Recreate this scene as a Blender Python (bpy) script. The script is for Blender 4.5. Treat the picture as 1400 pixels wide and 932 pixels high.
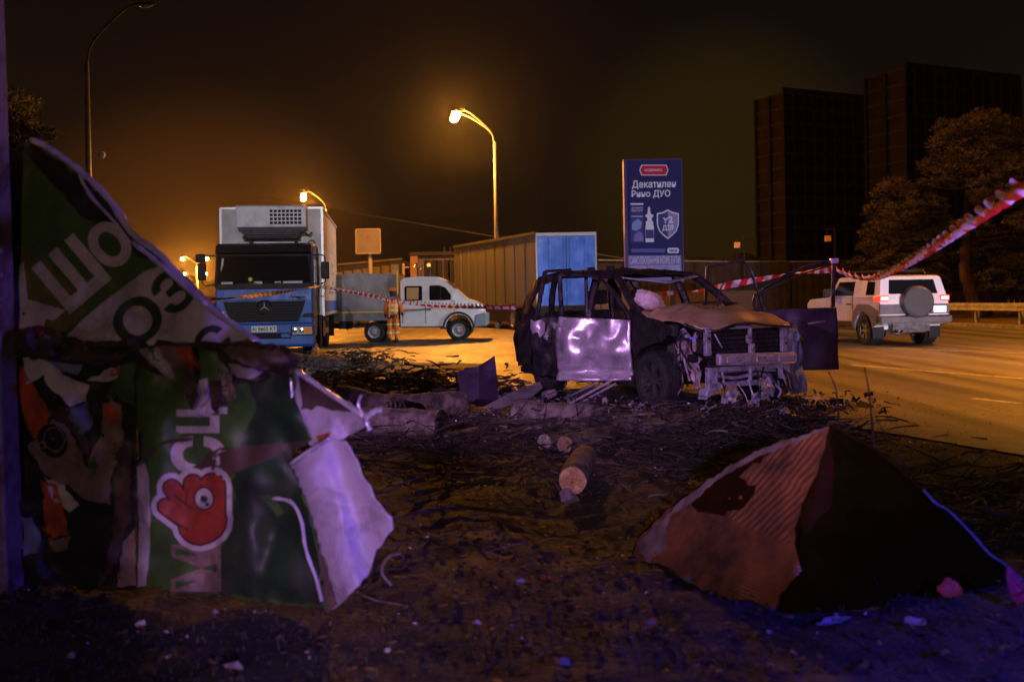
import bpy, bmesh, math, random
from mathutils import Vector, Matrix, noise
R = math.radians
PI = math.pi
S = bpy.context.scene
for o in list(bpy.data.objects): bpy.data.objects.remove(o)
# ------------------------------------------------------------------ camera
F = 1361.1; EYE = 1.45; ROLL = R(1.0)
cam = bpy.data.objects.new('camera', bpy.data.cameras.new('camera'))
S.collection.objects.link(cam); S.camera = cam
cam.data.lens = 35; cam.data.sensor_width = 36; cam.data.sensor_fit = 'HORIZONTAL'
cam.data.shift_y = -61 / 1400
cr, sr = math.cos(ROLL), math.sin(ROLL)
cam.matrix_world = Matrix(((cr, sr, 0, 0), (0, 0, -1, 0), (-sr, cr, 0, EYE), (0, 0, 0, 1)))
cam.data.clip_end = 3000; cam.data.clip_start = 0.05
cam.data.dof.use_dof = True; cam.data.dof.focus_distance = 14.0; cam.data.dof.aperture_fstop = 1.9
# ------------------------------------------------------------------ render
S.view_settings.view_transform = 'Standard'; S.view_settings.look = 'None'
S.view_settings.exposure = 0; S.view_settings.gamma = 1
S.cycles.use_denoising = True
S.cycles.max_bounces = 6; S.cycles.volume_bounces = 0; S.cycles.transparent_max_bounces = 6
S.cycles.sample_clamp_indirect = 3
# ------------------------------------------------------------------ night sky: brown city glow, brighter to the horizon
W = bpy.data.worlds.new('World'); S.world = W; W.use_nodes = True
nt = W.node_tree; nt.nodes.clear()
def N(t, **k):
    n = nt.nodes.new(t)
    for a, b in k.items(): setattr(n, a, b)
    return n
L = lambda a, b: nt.links.new(a, b)
out = N('ShaderNodeOutputWorld'); bg = N('ShaderNodeBackground'); tc = N('ShaderNodeTexCoord')
sep = N('ShaderNodeSeparateXYZ'); L(tc.outputs['Generated'], sep.inputs[0])
ramp = N('ShaderNodeValToRGB'); L(sep.outputs['Z'], ramp.inputs[0])
e = ramp.color_ramp.elements
e[0].position = 0.0; e[0].color = (.0095, .0040, .0017, 1)
e[1].position = 0.6; e[1].color = (.0030, .0021, .0022, 1)
for p, c in ((.10, (.0078, .0042, .0026, 1)), (.26, (.0056, .0030, .0024, 1))):
    q = e.new(p); q.color = c
def glow(d, lo, col, prev):
    dt = N('ShaderNodeVectorMath', operation='DOT_PRODUCT'); dt.inputs[1].default_value = Vector(d).normalized()
    L(tc.outputs['Generated'], dt.inputs[0])
    mr = N('ShaderNodeMapRange', interpolation_type='SMOOTHERSTEP'); L(dt.outputs['Value'], mr.inputs[0])
    mr.inputs[1].default_value = lo; mr.inputs[2].default_value = 1.0
    mx = N('ShaderNodeMix', data_type='RGBA', blend_type='ADD'); L(mr.outputs[0], mx.inputs[0])
    L(prev, mx.inputs[6]); mx.inputs[7].default_value = (*col, 1); return mx.outputs[2]
c = glow((-.31, 1, .02), .978, (.045, .0115, .0008), ramp.outputs[0])
c = glow((.21, 1, .115), .985, (.0120, .0075, .0001), c)
L(c, bg.inputs[0]); bg.inputs[1].default_value = 1.0; L(bg.outputs[0], out.inputs[0])
# ------------------------------------------------------------------ added lamps out of view, standing in for beacons, floodlights and a car headlamp
def lamp(name, loc, power, col, radius=.1, spot=None, target=None, blend=.4, spread=None):
    ld = bpy.data.lights.new(name, 'SPOT' if spot else 'POINT')
    ld.energy = power; ld.color = col; ld.shadow_soft_size = radius
    o = bpy.data.objects.new(name, ld); S.collection.objects.link(o); o.location = loc
    if spot:
        ld.spot_size = R(spot); ld.spot_blend = blend
        o.rotation_euler = (Vector(target) - Vector(loc)).to_track_quat('-Z', 'Y').to_euler()
    return o
SOD = (1.0, .31, .030)
lamp('blue_ground_fill', (3.5, 2.4, 1.0), 520, (.05, .03, 1.0), .05, spot=75, target=(1.4, 4.0, -.3), blend=.9)  # added spot: blue pool on the ground at lower right
lamp('tape_near_fill', (1.0, -.5, 1.15), 1100, (.42, .12, 1.0), .06, spot=27, target=(2.35, 4.2, 2.2), blend=.7)  # added spot: violet on the near end of the tape
lamp('tape_far_fill', (1.2, -.6, 1.2), 3800, (.55, .24, 1.0), .06, spot=17, target=(3.55, 7.4, 2.35), blend=.7)  # added spot: violet on the farther run of the tape
lamp('wreck_violet_fill', (-.5, -7.5, 2.7), 6500, (.68, .38, .95), .10, spot=17, target=(1.7, 13.2, 1.0), blend=1.0)  # added spot: violet on the wreck from the front
lamp('door_side_fill', (-6.5, 2.5, 3.2), 3400, (.80, .42, 1.0), .22, spot=24, target=(1.2, 13.2, .8), blend=.8)  # added spot: brightens the silver door from the left
lamp('pink_front_fill', (-1.2, -2.2, 2.1), 165, (1.0, .62, .62), .12)  # added lamp: pinkish fill for the foreground panels
lamp('flap_lilac_fill', (1.2, -3.5, 1.6), 1700, (.70, .38, 1.0), .08, spot=13, target=(-.95, 4.6, .35), blend=.8)  # added spot: lilac on the billboard flap
lamp('rim_blue_fill', (5.6, 2.7, 1.9), 800, (.24, .11, 1.0), .05, spot=24, target=(-2.0, 5, 2.75), blend=.25)  # added spot: blue on the folded rims and upper post
lamp('truck_fill', (-1.5, -7, 7.6), 12500, (.84, .82, 1.0), .15, spot=17, target=(-4.0, 30, 1.8), blend=.4)  # added spot: white on the truck and the pickup
lamp('trailer_fill', (-.5, -7, 6.6), 24000, (.80, .86, 1.0), .1, spot=6.5, target=(2.1, 40, 3.2), blend=.4)  # added narrow spot: brightens the blue trailer door
lamp('offroader_fill', (10.5, -6, 1.6), 38000, (.86, .74, .95), .15, spot=12, target=(10.4, 26, 1.0), blend=.6)  # added spot: whitens the off-roader
# ------------------------------------------------------------------ pixel helpers (photo pixels -> metres)
def ab(px, py):
    u, w = px - 700, 405 - py
    return u * cr + w * sr, -u * sr + w * cr
def P(px, py, Y):
    a, b = ab(px, py); return Vector((a / F * Y, Y, EYE + b / F * Y))
def G(px, py, z=0.0):
    a, b = ab(px, py); Y = (EYE - z) * F / -b; return Vector((a / F * Y, Y, z))
def XatY(px, Y): return (px - 700) / F * Y
# ------------------------------------------------------------------ materials
MATS = {}
def mat(name, col, rough=.6, metal=0., col2=None, vs=6., vlo=.4, vhi=.6, bump=0., bs=30., emit=None, estr=0., alpha=None, coat=0., wave=None, stretch=None, detail=6, spec=.5, dirt=0.):
    if name in MATS: return MATS[name]
    m = bpy.data.materials.new(name); m.use_nodes = True; t = m.node_tree
    b = t.nodes['Principled BSDF']
    b.inputs['Base Color'].default_value = (*col, 1); b.inputs['Roughness'].default_value = rough
    b.inputs['Metallic'].default_value = metal; b.inputs['Coat Weight'].default_value = coat; b.inputs['Coat Roughness'].default_value = .22 if coat > .5 else .03
    b.inputs['Specular IOR Level'].default_value = spec
    tcn = t.nodes.new('ShaderNodeTexCoord'); src = tcn.outputs['Object']
    if stretch:
        mp = t.nodes.new('ShaderNodeMapping'); mp.inputs['Scale'].default_value = stretch
        t.links.new(src, mp.inputs[0]); src = mp.outputs[0]
    if col2 is not None:
        n = t.nodes.new('ShaderNodeTexNoise'); n.inputs['Scale'].default_value = vs; n.inputs['Detail'].default_value = detail
        n.inputs['Roughness'].default_value = .65
        t.links.new(src, n.inputs['Vector'])
        mr = t.nodes.new('ShaderNodeMapRange'); mr.inputs[1].default_value = vlo; mr.inputs[2].default_value = vhi
        t.links.new(n.outputs['Fac'], mr.inputs[0]); fac = mr.outputs[0]
        mx = t.nodes.new('ShaderNodeMix'); mx.data_type = 'RGBA'
        t.links.new(fac, mx.inputs[0]); mx.inputs[6].default_value = (*col, 1); mx.inputs[7].default_value = (*col2, 1)
        t.links.new(mx.outputs[2], b.inputs['Base Color'])
        r2 = t.nodes.new('ShaderNodeMapRange'); t.links.new(n.outputs['Fac'], r2.inputs[0])
        r2.inputs[1].default_value = .3; r2.inputs[2].default_value = .7
        r2.inputs[3].default_value = max(.02, rough - .12); r2.inputs[4].default_value = min(1, rough + .12)
        t.links.new(r2.outputs[0], b.inputs['Roughness'])
    if dirt:
        nd = t.nodes.new('ShaderNodeTexNoise'); nd.inputs['Scale'].default_value = 3.3; nd.inputs['Detail'].default_value = 9; nd.inputs['Roughness'].default_value = .72; nd.inputs['Distortion'].default_value = .6
        t.links.new(src, nd.inputs['Vector'])
        md_ = t.nodes.new('ShaderNodeMapRange'); md_.inputs[1].default_value = .50; md_.inputs[2].default_value = .66; md_.inputs[4].default_value = dirt; t.links.new(nd.outputs['Fac'], md_.inputs[0])
        mz = t.nodes.new('ShaderNodeMix'); mz.data_type = 'RGBA'; t.links.new(md_.outputs[0], mz.inputs[0])
        bc = b.inputs['Base Color']
        if bc.links: t.links.new(bc.links[0].from_socket, mz.inputs[6])
        else: mz.inputs[6].default_value = (*col, 1)
        mz.inputs[7].default_value = (.045, .030, .022, 1); t.links.new(mz.outputs[2], bc)
    if bump:
        n2 = t.nodes.new('ShaderNodeTexNoise'); n2.inputs['Scale'].default_value = bs; n2.inputs['Detail'].default_value = 5
        t.links.new(src, n2.inputs['Vector'])
        bm_ = t.nodes.new('ShaderNodeBump'); bm_.inputs['Strength'].default_value = bump; bm_.inputs['Distance'].default_value = .02
        t.links.new(n2.outputs['Fac'], bm_.inputs['Height']); t.links.new(bm_.outputs[0], b.inputs['Normal'])
    if emit:
        b.inputs['Emission Color'].default_value = (*emit, 1); b.inputs['Emission Strength'].default_value = estr
    if alpha is not None: b.inputs['Alpha'].default_value = alpha
    MATS[name] = m; return m
# ------------------------------------------------------------------ mesh builder
class MB:
    def __init__(s): s.v = []; s.f = []; s.m = []
    def add(s, vs, fs, mi=0, M=None):
        b = len(s.v)
        s.v += [tuple(M @ Vector(v)) if M is not None else tuple(v) for v in vs]
        s.f += [tuple(i + b for i in f) for f in fs]; s.m += [mi] * len(fs); return s
    def box(s, x0, x1, y0, y1, z0, z1, mi=0, M=None):
        vs = [(x, y, z) for x in (x0, x1) for y in (y0, y1) for z in (z0, z1)]
        return s.add(vs, [(0, 1, 3, 2), (4, 6, 7, 5), (0, 4, 5, 1), (2, 3, 7, 6), (0, 2, 6, 4), (1, 5, 7, 3)], mi, M)
    def bar(s, p, q, w, h, mi=0, up=(0, 0, 1)):
        p, q = Vector(p), Vector(q); d = (q - p); l = d.length; d = d.normalized()
        r = d.cross(Vector(up)); r = r.normalized() if r.length > 1e-4 else Vector((1, 0, 0)); u = r.cross(d)
        M = Matrix(((d.x, r.x, u.x, p.x), (d.y, r.y, u.y, p.y), (d.z, r.z, u.z, p.z), (0, 0, 0, 1)))
        return s.box(0, l, -w / 2, w / 2, -h / 2, h / 2, mi, M)
    def tube(s, pts, r, n=8, mi=0, cap=True, jit=0, flat=1.):
        pts = [Vector(p) for p in pts]; rs = r if isinstance(r, (list, tuple)) else [r] * len(pts)
        vs = []; ref = None
        for i, p in enumerate(pts):
            d = (pts[min(i + 1, len(pts) - 1)] - pts[max(i - 1, 0)]).normalized()
            if ref is None: ref = d.orthogonal().normalized()
            ref = (ref - d * ref.dot(d)).normalized(); bn = d.cross(ref)
            for k in range(n):
                a = 2 * PI * k / n; rr = rs[i] * (1 + (random.uniform(-jit, jit) if jit else 0))
                vs.append(p + (ref * math.cos(a) + bn * math.sin(a) * flat) * rr)
        fs = []
        for i in range(len(pts) - 1):
            for k in range(n):
                a, b = i * n + k, i * n + (k + 1) % n; fs.append((a, b, b + n, a + n))
        if cap: fs += [tuple(range(n - 1, -1, -1)), tuple((len(pts) - 1) * n + k for k in range(n))]
        return s.add(vs, fs, mi)
    def cyl(s, p, q, r, n=16, mi=0, r2=None): return s.tube([p, q], [r, r if r2 is None else r2], n, mi)
    def lathe(s, prof, n=24, mi=0, M=None, closed=False):   # prof: (radius, height along local x... axis y)
        vs = [(r * math.cos(2 * PI * k / n), h, r * math.sin(2 * PI * k / n)) for r, h in prof for k in range(n)]
        m = len(prof); fs = [(i * n + k, i * n + (k + 1) % n, ((i + 1) % m) * n + (k + 1) % n, ((i + 1) % m) * n + k) for i in range(m if closed else m - 1) for k in range(n)]
        return s.add(vs, fs, mi, M)
    def prism(s, poly, y0, y1, mi=0, M=None, ax='y'):
        n = len(poly)
        mk = {'y': lambda a, b, t: (a, t, b), 'x': lambda a, b, t: (t, a, b), 'z': lambda a, b, t: (a, b, t)}[ax]
        vs = [mk(a, b, y0) for a, b in poly] + [mk(a, b, y1) for a, b in poly]
        fs = [tuple(range(n)), tuple(range(2 * n - 1, n - 1, -1))] + [(i, i + n, (i + 1) % n + n, (i + 1) % n) for i in range(n)]
        return s.add(vs, fs, mi, M)
    def sheet(s, poly, step, fn, mi=0):
        vs, fs = grid_poly(poly, step); return s.add([fn(x, y) for x, y in vs], fs, mi)
    def build(s, name, mats, parent=None, smooth=False, bevel=0, solid=0, loc=None, sub=0, offset=0.):
        me = bpy.data.meshes.new(name); me.from_pydata(s.v, [], s.f)
        mats = mats if isinstance(mats, (list, tuple)) else [mats]
        for m in mats: me.materials.append(m)
        if len(mats) > 1: me.polygons.foreach_set('material_index', s.m)
        bm = bmesh.new(); bm.from_mesh(me); bmesh.ops.recalc_face_normals(bm, faces=bm.faces[:]); bm.to_mesh(me); bm.free()
        if smooth: me.polygons.foreach_set('use_smooth', [True] * len(me.polygons))
        o = bpy.data.objects.new(name, me); S.collection.objects.link(o)
        if parent is not None: o.parent = parent
        if loc is not None: o.location = loc
        if solid:
            md = o.modifiers.new('solid', 'SOLIDIFY'); md.thickness = solid; md.offset = offset
        if bevel:
            md = o.modifiers.new('bevel', 'BEVEL'); md.width = bevel; md.segments = 2; md.limit_method = 'ANGLE'; md.angle_limit = R(35)
            if hasattr(me, 'shade_smooth') and not smooth: pass
        if sub:
            md = o.modifiers.new('sub', 'SUBSURF'); md.levels = sub; md.render_levels = sub
        return o
def grid_poly(poly, step):
    sx, sy = step if isinstance(step, tuple) else (step, step)
    bm = bmesh.new()
    if poly and isinstance(poly, tuple) and poly[0] == 'mesh':
        bm.from_mesh(poly[1])
    else:
        bm.faces.new([bm.verts.new((x, y, 0)) for x, y in poly])
    xs = [v.co.x for v in bm.verts]; ys = [v.co.y for v in bm.verts]
    x = math.ceil(min(xs) / sx) * sx
    while x < max(xs):
        bmesh.ops.bisect_plane(bm, geom=bm.verts[:] + bm.edges[:] + bm.faces[:], plane_co=(x, 0, 0), plane_no=(1, 0, 0), dist=1e-6); x += sx
    y = math.ceil(min(ys) / sy) * sy
    while y < max(ys):
        bmesh.ops.bisect_plane(bm, geom=bm.verts[:] + bm.edges[:] + bm.faces[:], plane_co=(0, y, 0), plane_no=(0, 1, 0), dist=1e-6); y += sy
    bmesh.ops.triangulate(bm, faces=[f for f in bm.faces if len(f.verts) > 4])
    bm.verts.index_update()
    r = [(v.co.x, v.co.y) for v in bm.verts], [tuple(v.index for v in f.verts) for f in bm.faces]
    bm.free(); return r
def text_mesh(body, size=1., align='CENTER', bold=0., space=1., sx=1.):
    cu = bpy.data.curves.new('t', 'FONT'); cu.body = body; cu.size = size; cu.align_x = align; cu.align_y = 'CENTER'
    cu.offset = bold; cu.space_character = space; cu.resolution_u = 4
    o = bpy.data.objects.new('t', cu); S.collection.objects.link(o)
    dg = bpy.context.evaluated_depsgraph_get(); me = bpy.data.meshes.new_from_object(o.evaluated_get(dg))
    bpy.data.objects.remove(o)
    if sx != 1.:
        for v in me.vertices: v.co.x *= sx
    return me
def tag(o, label=None, cat=None, group=None, kind=None):
    if label: o['label'] = label
    if cat: o['category'] = cat
    if group: o['group'] = group
    if kind: o['kind'] = kind
    return o
def thing(name, label, cat, loc=(0, 0, 0), rz=0., group=None):
    o = bpy.data.objects.new(name, None); S.collection.objects.link(o); o.location = loc; o.rotation_euler.z = rz
    return tag(o, label, cat, group)
def struct(o): o['kind'] = 'structure'; return o
def copy_tree(o, parent=None):
    c = o.copy(); S.collection.objects.link(c); c.parent = parent
    for ch in list(o.children): copy_tree(ch, c)
    return c
def nz(x, y=0, z=0): return noise.noise(Vector((x, y, z)))
def tri(x): return abs((x % 1.) - .5) * 4 - 1
def folds(x, y, seed, n=4, amp=1., freq=1.):
    rr = random.Random(seed); h = 0
    wx, wy = x + .35 / freq * nz(x * freq * 1.3, y * freq * 1.3, seed), y + .35 / freq * nz(x * freq * 1.3, y * freq * 1.3, seed + 9)
    for k in range(n):
        a = rr.uniform(0, PI); f = freq * rr.uniform(.5, 1.6); ph = rr.random()
        h += tri((wx * math.cos(a) + wy * math.sin(a)) * f + ph) * amp / n * (1.2 / (f / freq))
    return h
def dents(x, y, seed, n, box, rad, amp):
    key = (seed, n, box, rad, amp)
    if key not in DT:
        rr = random.Random(seed); DT[key] = [(rr.uniform(box[0], box[1]), rr.uniform(box[2], box[3]), rr.uniform(*rad), rr.uniform(.5, 2.2), rr.uniform(0, PI), rr.choice((-1, 1, 1)) * rr.uniform(.4, 1)) for _ in range(n)]
    h = 0
    for cx, cy, r, el, a, s_ in DT[key]:
        u, v = (x - cx) * math.cos(a) + (y - cy) * math.sin(a), -(x - cx) * math.sin(a) + (y - cy) * math.cos(a)
        q = math.sqrt((u / (r * el)) ** 2 + (v / r) ** 2)
        if q < 1.6: h += s_ * amp * r * max(0, 1 - q) ** 1.0 if int(cx * 97) % 2 else s_ * amp * r * math.exp(-2.2 * q * q)
    return h
DT = {}
def catmull(pts, n=8):
    pts = [Vector(p) for p in pts]; q = [pts[0] * 2 - pts[1]] + pts + [pts[-1] * 2 - pts[-2]]; o = []
    for i in range(1, len(q) - 2):
        for k in range(n):
            t = k / n; a, b, c_, d = q[i - 1], q[i], q[i + 1], q[i + 2]
            o.append(.5 * ((2 * b) + (c_ - a) * t + (2 * a - 5 * b + 4 * c_ - d) * t * t + (3 * b - a - 3 * c_ + d) * t ** 3))
    o.append(pts[-1]); return o
# ================================================================== SETTING
random.seed(7)
M_dirt = mat('verge_dirt', (.030, .021, .025), .85, col2=(.006, .0045, .006), vs=3.2, detail=12, bump=1, bs=34, vlo=.42, vhi=.60)
def asphalt_mat():
    m = mat('asphalt', (.090, .080, .072), .5, col2=(.045, .041, .038), vs=1.1, vlo=.3, vhi=.7, bump=.35, bs=150, stretch=(1, .35, 1))
    t = m.node_tree; b = t.nodes['Principled BSDF']; n = t.nodes.new('ShaderNodeTexNoise'); n.inputs['Scale'].default_value = 260
    tc_ = t.nodes.new('ShaderNodeTexCoord'); t.links.new(tc_.outputs['Object'], n.inputs['Vector'])
    old = b.inputs['Base Color'].links[0].from_socket
    mr = t.nodes.new('ShaderNodeMapRange'); t.links.new(n.outputs['Fac'], mr.inputs[0]); mr.inputs[1].default_value = .62; mr.inputs[2].default_value = .72
    mx = t.nodes.new('ShaderNodeMix'); mx.data_type = 'RGBA'; t.links.new(mr.outputs[0], mx.inputs[0]); t.links.new(old, mx.inputs[6]); mx.inputs[7].default_value = (.26, .25, .24, 1)
    t.links.new(mx.outputs[2], b.inputs['Base Color'])
    # tyre tracks and dirt bands running along the road
    mp = t.nodes.new('ShaderNodeMapping'); mp.inputs['Rotation'].default_value = (0, 0, R(28)); mp.inputs['Scale'].default_value = (1.3, .035, 1)
    t.links.new(tc_.outputs['Object'], mp.inputs[0]); n3 = t.nodes.new('ShaderNodeTexNoise'); n3.inputs['Scale'].default_value = 1.3; n3.inputs['Detail'].default_value = 4
    t.links.new(mp.outputs[0], n3.inputs['Vector'])
    m3 = t.nodes.new('ShaderNodeMapRange'); t.links.new(n3.outputs['Fac'], m3.inputs[0]); m3.inputs[1].default_value = .42; m3.inputs[2].default_value = .66; m3.inputs[3].default_value = 1.6; m3.inputs[4].default_value = .28
    mu = t.nodes.new('ShaderNodeMix'); mu.data_type = 'RGBA'; mu.blend_type = 'MULTIPLY'; mu.inputs[0].default_value = 1
    t.links.new(mx.outputs[2], mu.inputs[6]); t.links.new(m3.outputs[0], mu.inputs[7]); t.links.new(mu.outputs[2], b.inputs['Base Color'])
    return m
M_asph = asphalt_mat()
M_conc = mat('pavement_concrete', (.34, .31, .27), .8, col2=(.18, .16, .14), vs=4, bump=.4, bs=60)
M_white = mat('road_paint', (.62, .60, .55), .6, col2=(.25, .24, .22), vs=9)
# near edge of the asphalt (x, y), from right to left
EDGE = [(60, -8), (9.5, -1), (5.6, 5.6), (4.45, 8.3), (3.55, 10.6), (2.9, 12.0), (.9, 13.6), (-.6, 16.6), (-3.2, 18.4), (-6.2, 19.6), (-12, 22.0), (-30, 31), (-120, 80)]
def edge_y(x):
    for (x0, y0), (x1, y1) in zip(EDGE, EDGE[1:]):
        if x1 <= x <= x0: return y0 + (y1 - y0) * (x - x0) / (x1 - x0)
    return 80
def ground_z(x, y):
    d = edge_y(x) - y
    if d < 0 or y < -3 or y > 30 or abs(x) > 20: k = 0
    else: k = min(1, d / 1.2)
    h = .05 * nz(x * .55, y * .55, 3) + .034 * nz(x * 2.1, y * 2.1, 5) + .024 * nz(x * 6, y * 6, 8)
    return k * h
gm = MB(); xs = []; ys = []
x = -1500
def axis(lo, flo, fhi, hi, fine):
    r = [lo]; 
    for q in (.5, .2, .08, .03): r.append(flo + (lo - flo) * q)
    v = flo
    while v < fhi: r.append(v); v += fine
    for q in (.03, .08, .2, .5, 1): r.append(fhi + (hi - fhi) * q)
    return r
xs = axis(-1500, -11, 11, 1500, .07); ys = axis(-400, 1.5, 20, 2000, .085)
for yy in ys:
    for xx in xs:
        gm.v.append((xx, yy, ground_z(xx, yy) - .004))
nx = len(xs)
for j in range(len(ys) - 1):
    for i in range(nx - 1):
        a = j * nx + i; gm.f.append((a, a + 1, a + nx + 1, a + nx)); gm.m.append(0)
struct(gm.build('ground', M_dirt, smooth=True))
rm = MB()
far = [(-120, 160), (-46, 160), (-34, 125), (-14, 72), (2, 52), (13, 45), (16.6, 40), (17.6, 34), (19.5, 26), (30, 0), (60, -8)]
poly = [(x, y) for x, y in EDGE] + far[:-1]
jit = []
for (x0, y0), (x1, y1) in zip(EDGE, EDGE[1:]):
    n = max(1, int(math.hypot(x1 - x0, y1 - y0) / .25)) if abs(x0) < 14 and abs(x1) < 14 else 1
    for k in range(n):
        t_ = k / n; jit.append((x0 + (x1 - x0) * t_ + .05 * nz(k * .9, x0), y0 + (y1 - y0) * t_ + .09 * nz(k * .6, y0, 4)))
jit.append(EDGE[-1])
rm.sheet(jit + far[:-1], 40, lambda x, y: (x, y, .012))
struct(rm.build('road', M_asph))
# lit pavement strip between the debris and the road, left of the wreck
pm = MB(); pv = [(-.75, 17.9), (-.6, 20.6), (-2.7, 21.6), (-6.5, 23.2), (-9.5, 24.2), (-9.5, 21.3), (-6.3, 20.3), (-3.2, 18.9)]
pm.prism(pv, .0, .075, ax='z'); struct(pm.build('sidewalk', M_conc, bevel=.02))
# road markings: short dashes seen between the van and the wreck, long lines on the right
mk = MB()
def dash(p0, p1, w=.12):
    a, b = G(*p0), G(*p1); a.z = b.z = .017; d = (b - a).normalized(); n = Vector((-d.y, d.x, 0)) * w / 2
    mk.add([a - n, b - n, b + n, a + n], [(0, 1, 2, 3)])
for p in (((552, 481), (603, 487)), ((470, 472), (502, 475.5)), ((545, 460.5), (572, 462.5)), ((618, 464.5), (655, 469)), ((676, 494), (702, 497)),
          ((1165, 500), (1400, 519)), ((1150, 474), (1400, 484)), ((640, 458), (700, 460)), ((1330, 546), (1395, 553))): dash(*p, w=.10)
struct(mk.build('road_marking', M_white))
# grass verge and kerb behind the guard rail (far right)
M_grass = mat('dry_grass', (.22, .15, .05), .9, col2=(.07, .05, .02), vs=3, bump=1, bs=30)
vg = MB(); vg.prism([(17.0, 40.5), (17.9, 34), (19.9, 26), (60, 20), (90, 90), (20, 90), (3, 56), (13.5, 46.5)], 0, .10, ax='z'); struct(vg.build('verge', M_grass))
kb = MB()
kl = [(13.2, 45.9), (16.75, 40.3), (17.7, 34), (19.7, 26)]
for a, b in zip(kl, kl[1:]): kb.bar((*a, .07), (*b, .07), .18, .14)
struct(kb.build('kerb', M_conc))
# ---------------------------------------------------------------- guard rail
M_galv = mat('galvanised_steel', (.50, .49, .47), .45, .5, col2=(.30, .29, .28), vs=5)
gr = thing('guard_rail', 'galvanised crash barrier on short posts along the far road edge beyond the white off-roader', 'guard rail')
gl = [(16.3, 43.5), (18.1, 38.6), (19.4, 33), (21.5, 26)]
w = MB()
for a, b in zip(gl, gl[1:]):
    a3, b3 = Vector((*a, 0)), Vector((*b, 0)); d = (b3 - a3).normalized(); n = Vector((d.y, -d.x, 0)); n = n if n.y < 0 else -n
    pr = [(0, .47), (.05, .50), (.05, .56), (0, .60), (0, .63), (.05, .67), (.05, .74), (0, .78)]
    for (o0, z0), (o1, z1) in zip(pr, pr[1:]):
        w.add([a3 + n * o0 + Vector((0, 0, z0 + .1)), b3 + n * o0 + Vector((0, 0, z0 + .1)), b3 + n * o1 + Vector((0, 0, z1 + .1)), a3 + n * o1 + Vector((0, 0, z1 + .1))], [(0, 1, 2, 3)])
w.build('rail', M_galv, gr, solid=.006)
for k in range(7):
    t_ = k * .95 + .3; i = min(2, int(t_ / 2.3)); q = (t_ - i * 2.3) / 2.3
    a, b = gl[i], gl[i + 1]; x_, y_ = a[0] + (b[0] - a[0]) * min(q, 1), a[1] + (b[1] - a[1]) * min(q, 1)
    p_ = MB(); p_.box(x_ + .06, x_ + .20, y_ + .03, y_ + .15, .05, .78); p_.build('post', M_galv, gr)
# ---------------------------------------------------------------- street lamps
M_pole = mat('lamp_pole_steel', (.33, .31, .29), .55, .3, col2=(.22, .2, .19), vs=8)
M_lamp = mat('sodium_glass', (1, .6, .2), .3, emit=(1.0, .46, .07), estr=900)
M_arm = mat('lamp_arm_paint', (.05, .045, .04), .8)
M_off = mat('lamp_glass_dark', (.3, .3, .28), .2)
def street_lamp(label, base, arms, lit=True, h=8.5, top=10., power=2600, group='sodium street lamps along the road', cone=None, k=1.):
    t = thing('street_lamp', label, 'street lamp', base, 0, group)
    m = MB(); m.tube([(0, 0, 0), (0, 0, h * .5), (0, 0, h)], [.11, .09, .065], 10); m.build('pole', M_pole, t, smooth=True)
    m = MB(); m.cyl((0, 0, 0), (0, 0, .6), .14, 12); m.build('base_sleeve', M_pole, t)
    for dx, dy in arms:
        dz = top - h
        pts = catmull([(0, 0, h - .1), (dx * .12, dy * .12, h + dz * .35), (dx * .62, dy * .62, h + dz * .88), (dx * .85, dy * .85, h + dz)], 5)
        m = MB(); m.tube(pts, [.032] * len(pts), 8); a_ = m.build('arm', M_arm, t, smooth=True)
        hd = MB(); d = Vector((dx, dy, 0)).normalized(); c0 = Vector((dx * .8, dy * .8, h + dz))
        hd.tube([c0, c0 + d * .12, c0 + d * .45, c0 + d * .62], [.05 * k, .13 * k, .15 * k, .05 * k], 10, flat=.6); h_ = hd.build('lamp_head', M_arm, t, smooth=True)
        g = MB(); c1 = c0 + d * .32 + Vector((0, 0, -.13 * k * k)); g.tube([c1 - d * .18, c1 - d * .08, c1 + d * .1, c1 + d * .2], [.05 * k, .15 * k, .15 * k, .05 * k], 8, flat=.8); g.build('lamp_glass', M_lamp if lit else M_off, h_, smooth=True)
        if lit:
            q_ = c1 + Vector((0, 0, -.30)); l_ = lamp('street_lamp_light', q_, power * .85, SOD, .12, spot=cone, target=q_ - Vector((0, 0, 5)), blend=.5); l_.parent = t
    return t
hA = P(630, 150, 45.4)
pA = P(679, 340, 45.4)
street_lamp('street lamp with a bright twin head on the tall pole behind the grey trailer', (pA.x, 45.4, 0), [(-1.75, 0), (-2.0, 1.2)], power=6500, k=1.25)
pB = P(446.5, 300, 78); street_lamp('lit street lamp showing above the right edge of the white truck box', (pB.x, 78, 0), [(-1.8, .0)], power=16000, k=2.0)
pC = P(269, 380, 150); street_lamp('distant street lamp with two pairs of glowing heads left of the truck', (pC.x, 150, 0), [(-2.2, 0), (1.4, .5)], power=26000, k=1.6, top=8.3, h=6.8)
pC = P(270, 380, 205); street_lamp('farthest small street lamp low over the purple panel edge', (pC.x, 205, 0), [(-2.9, 0), (1.6, .5)], power=26000, k=1.6, top=7.6, h=6.2)
pD = P(119.5, 150, 28.9); street_lamp('unlit street lamp pole rising above the crumpled green panel', (pD.x, 28.9, 0), [(1.72, .1)], lit=False, h=8.5, top=10.15, k=.62, group='unlit lamp poles')
# the same row of lamps goes on beside the frame to the right and behind the photographer
pE = (16.2, 30.5); street_lamp('lit street lamp by the guard rail just beyond the right edge of the picture', (19.6, 29.0, 0), [(-2.2, -.4)], power=9000, cone=136)
street_lamp('lit street lamp beside the road to the right of the wreck, outside the picture', (13.6, 16.6, 0), [(-2.2, -.4)], power=12500, cone=100)
street_lamp('lit street lamp on the far left side of the road beyond the truck', (-24, 42, 0), [(2, -.4)], power=3600)
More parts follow.
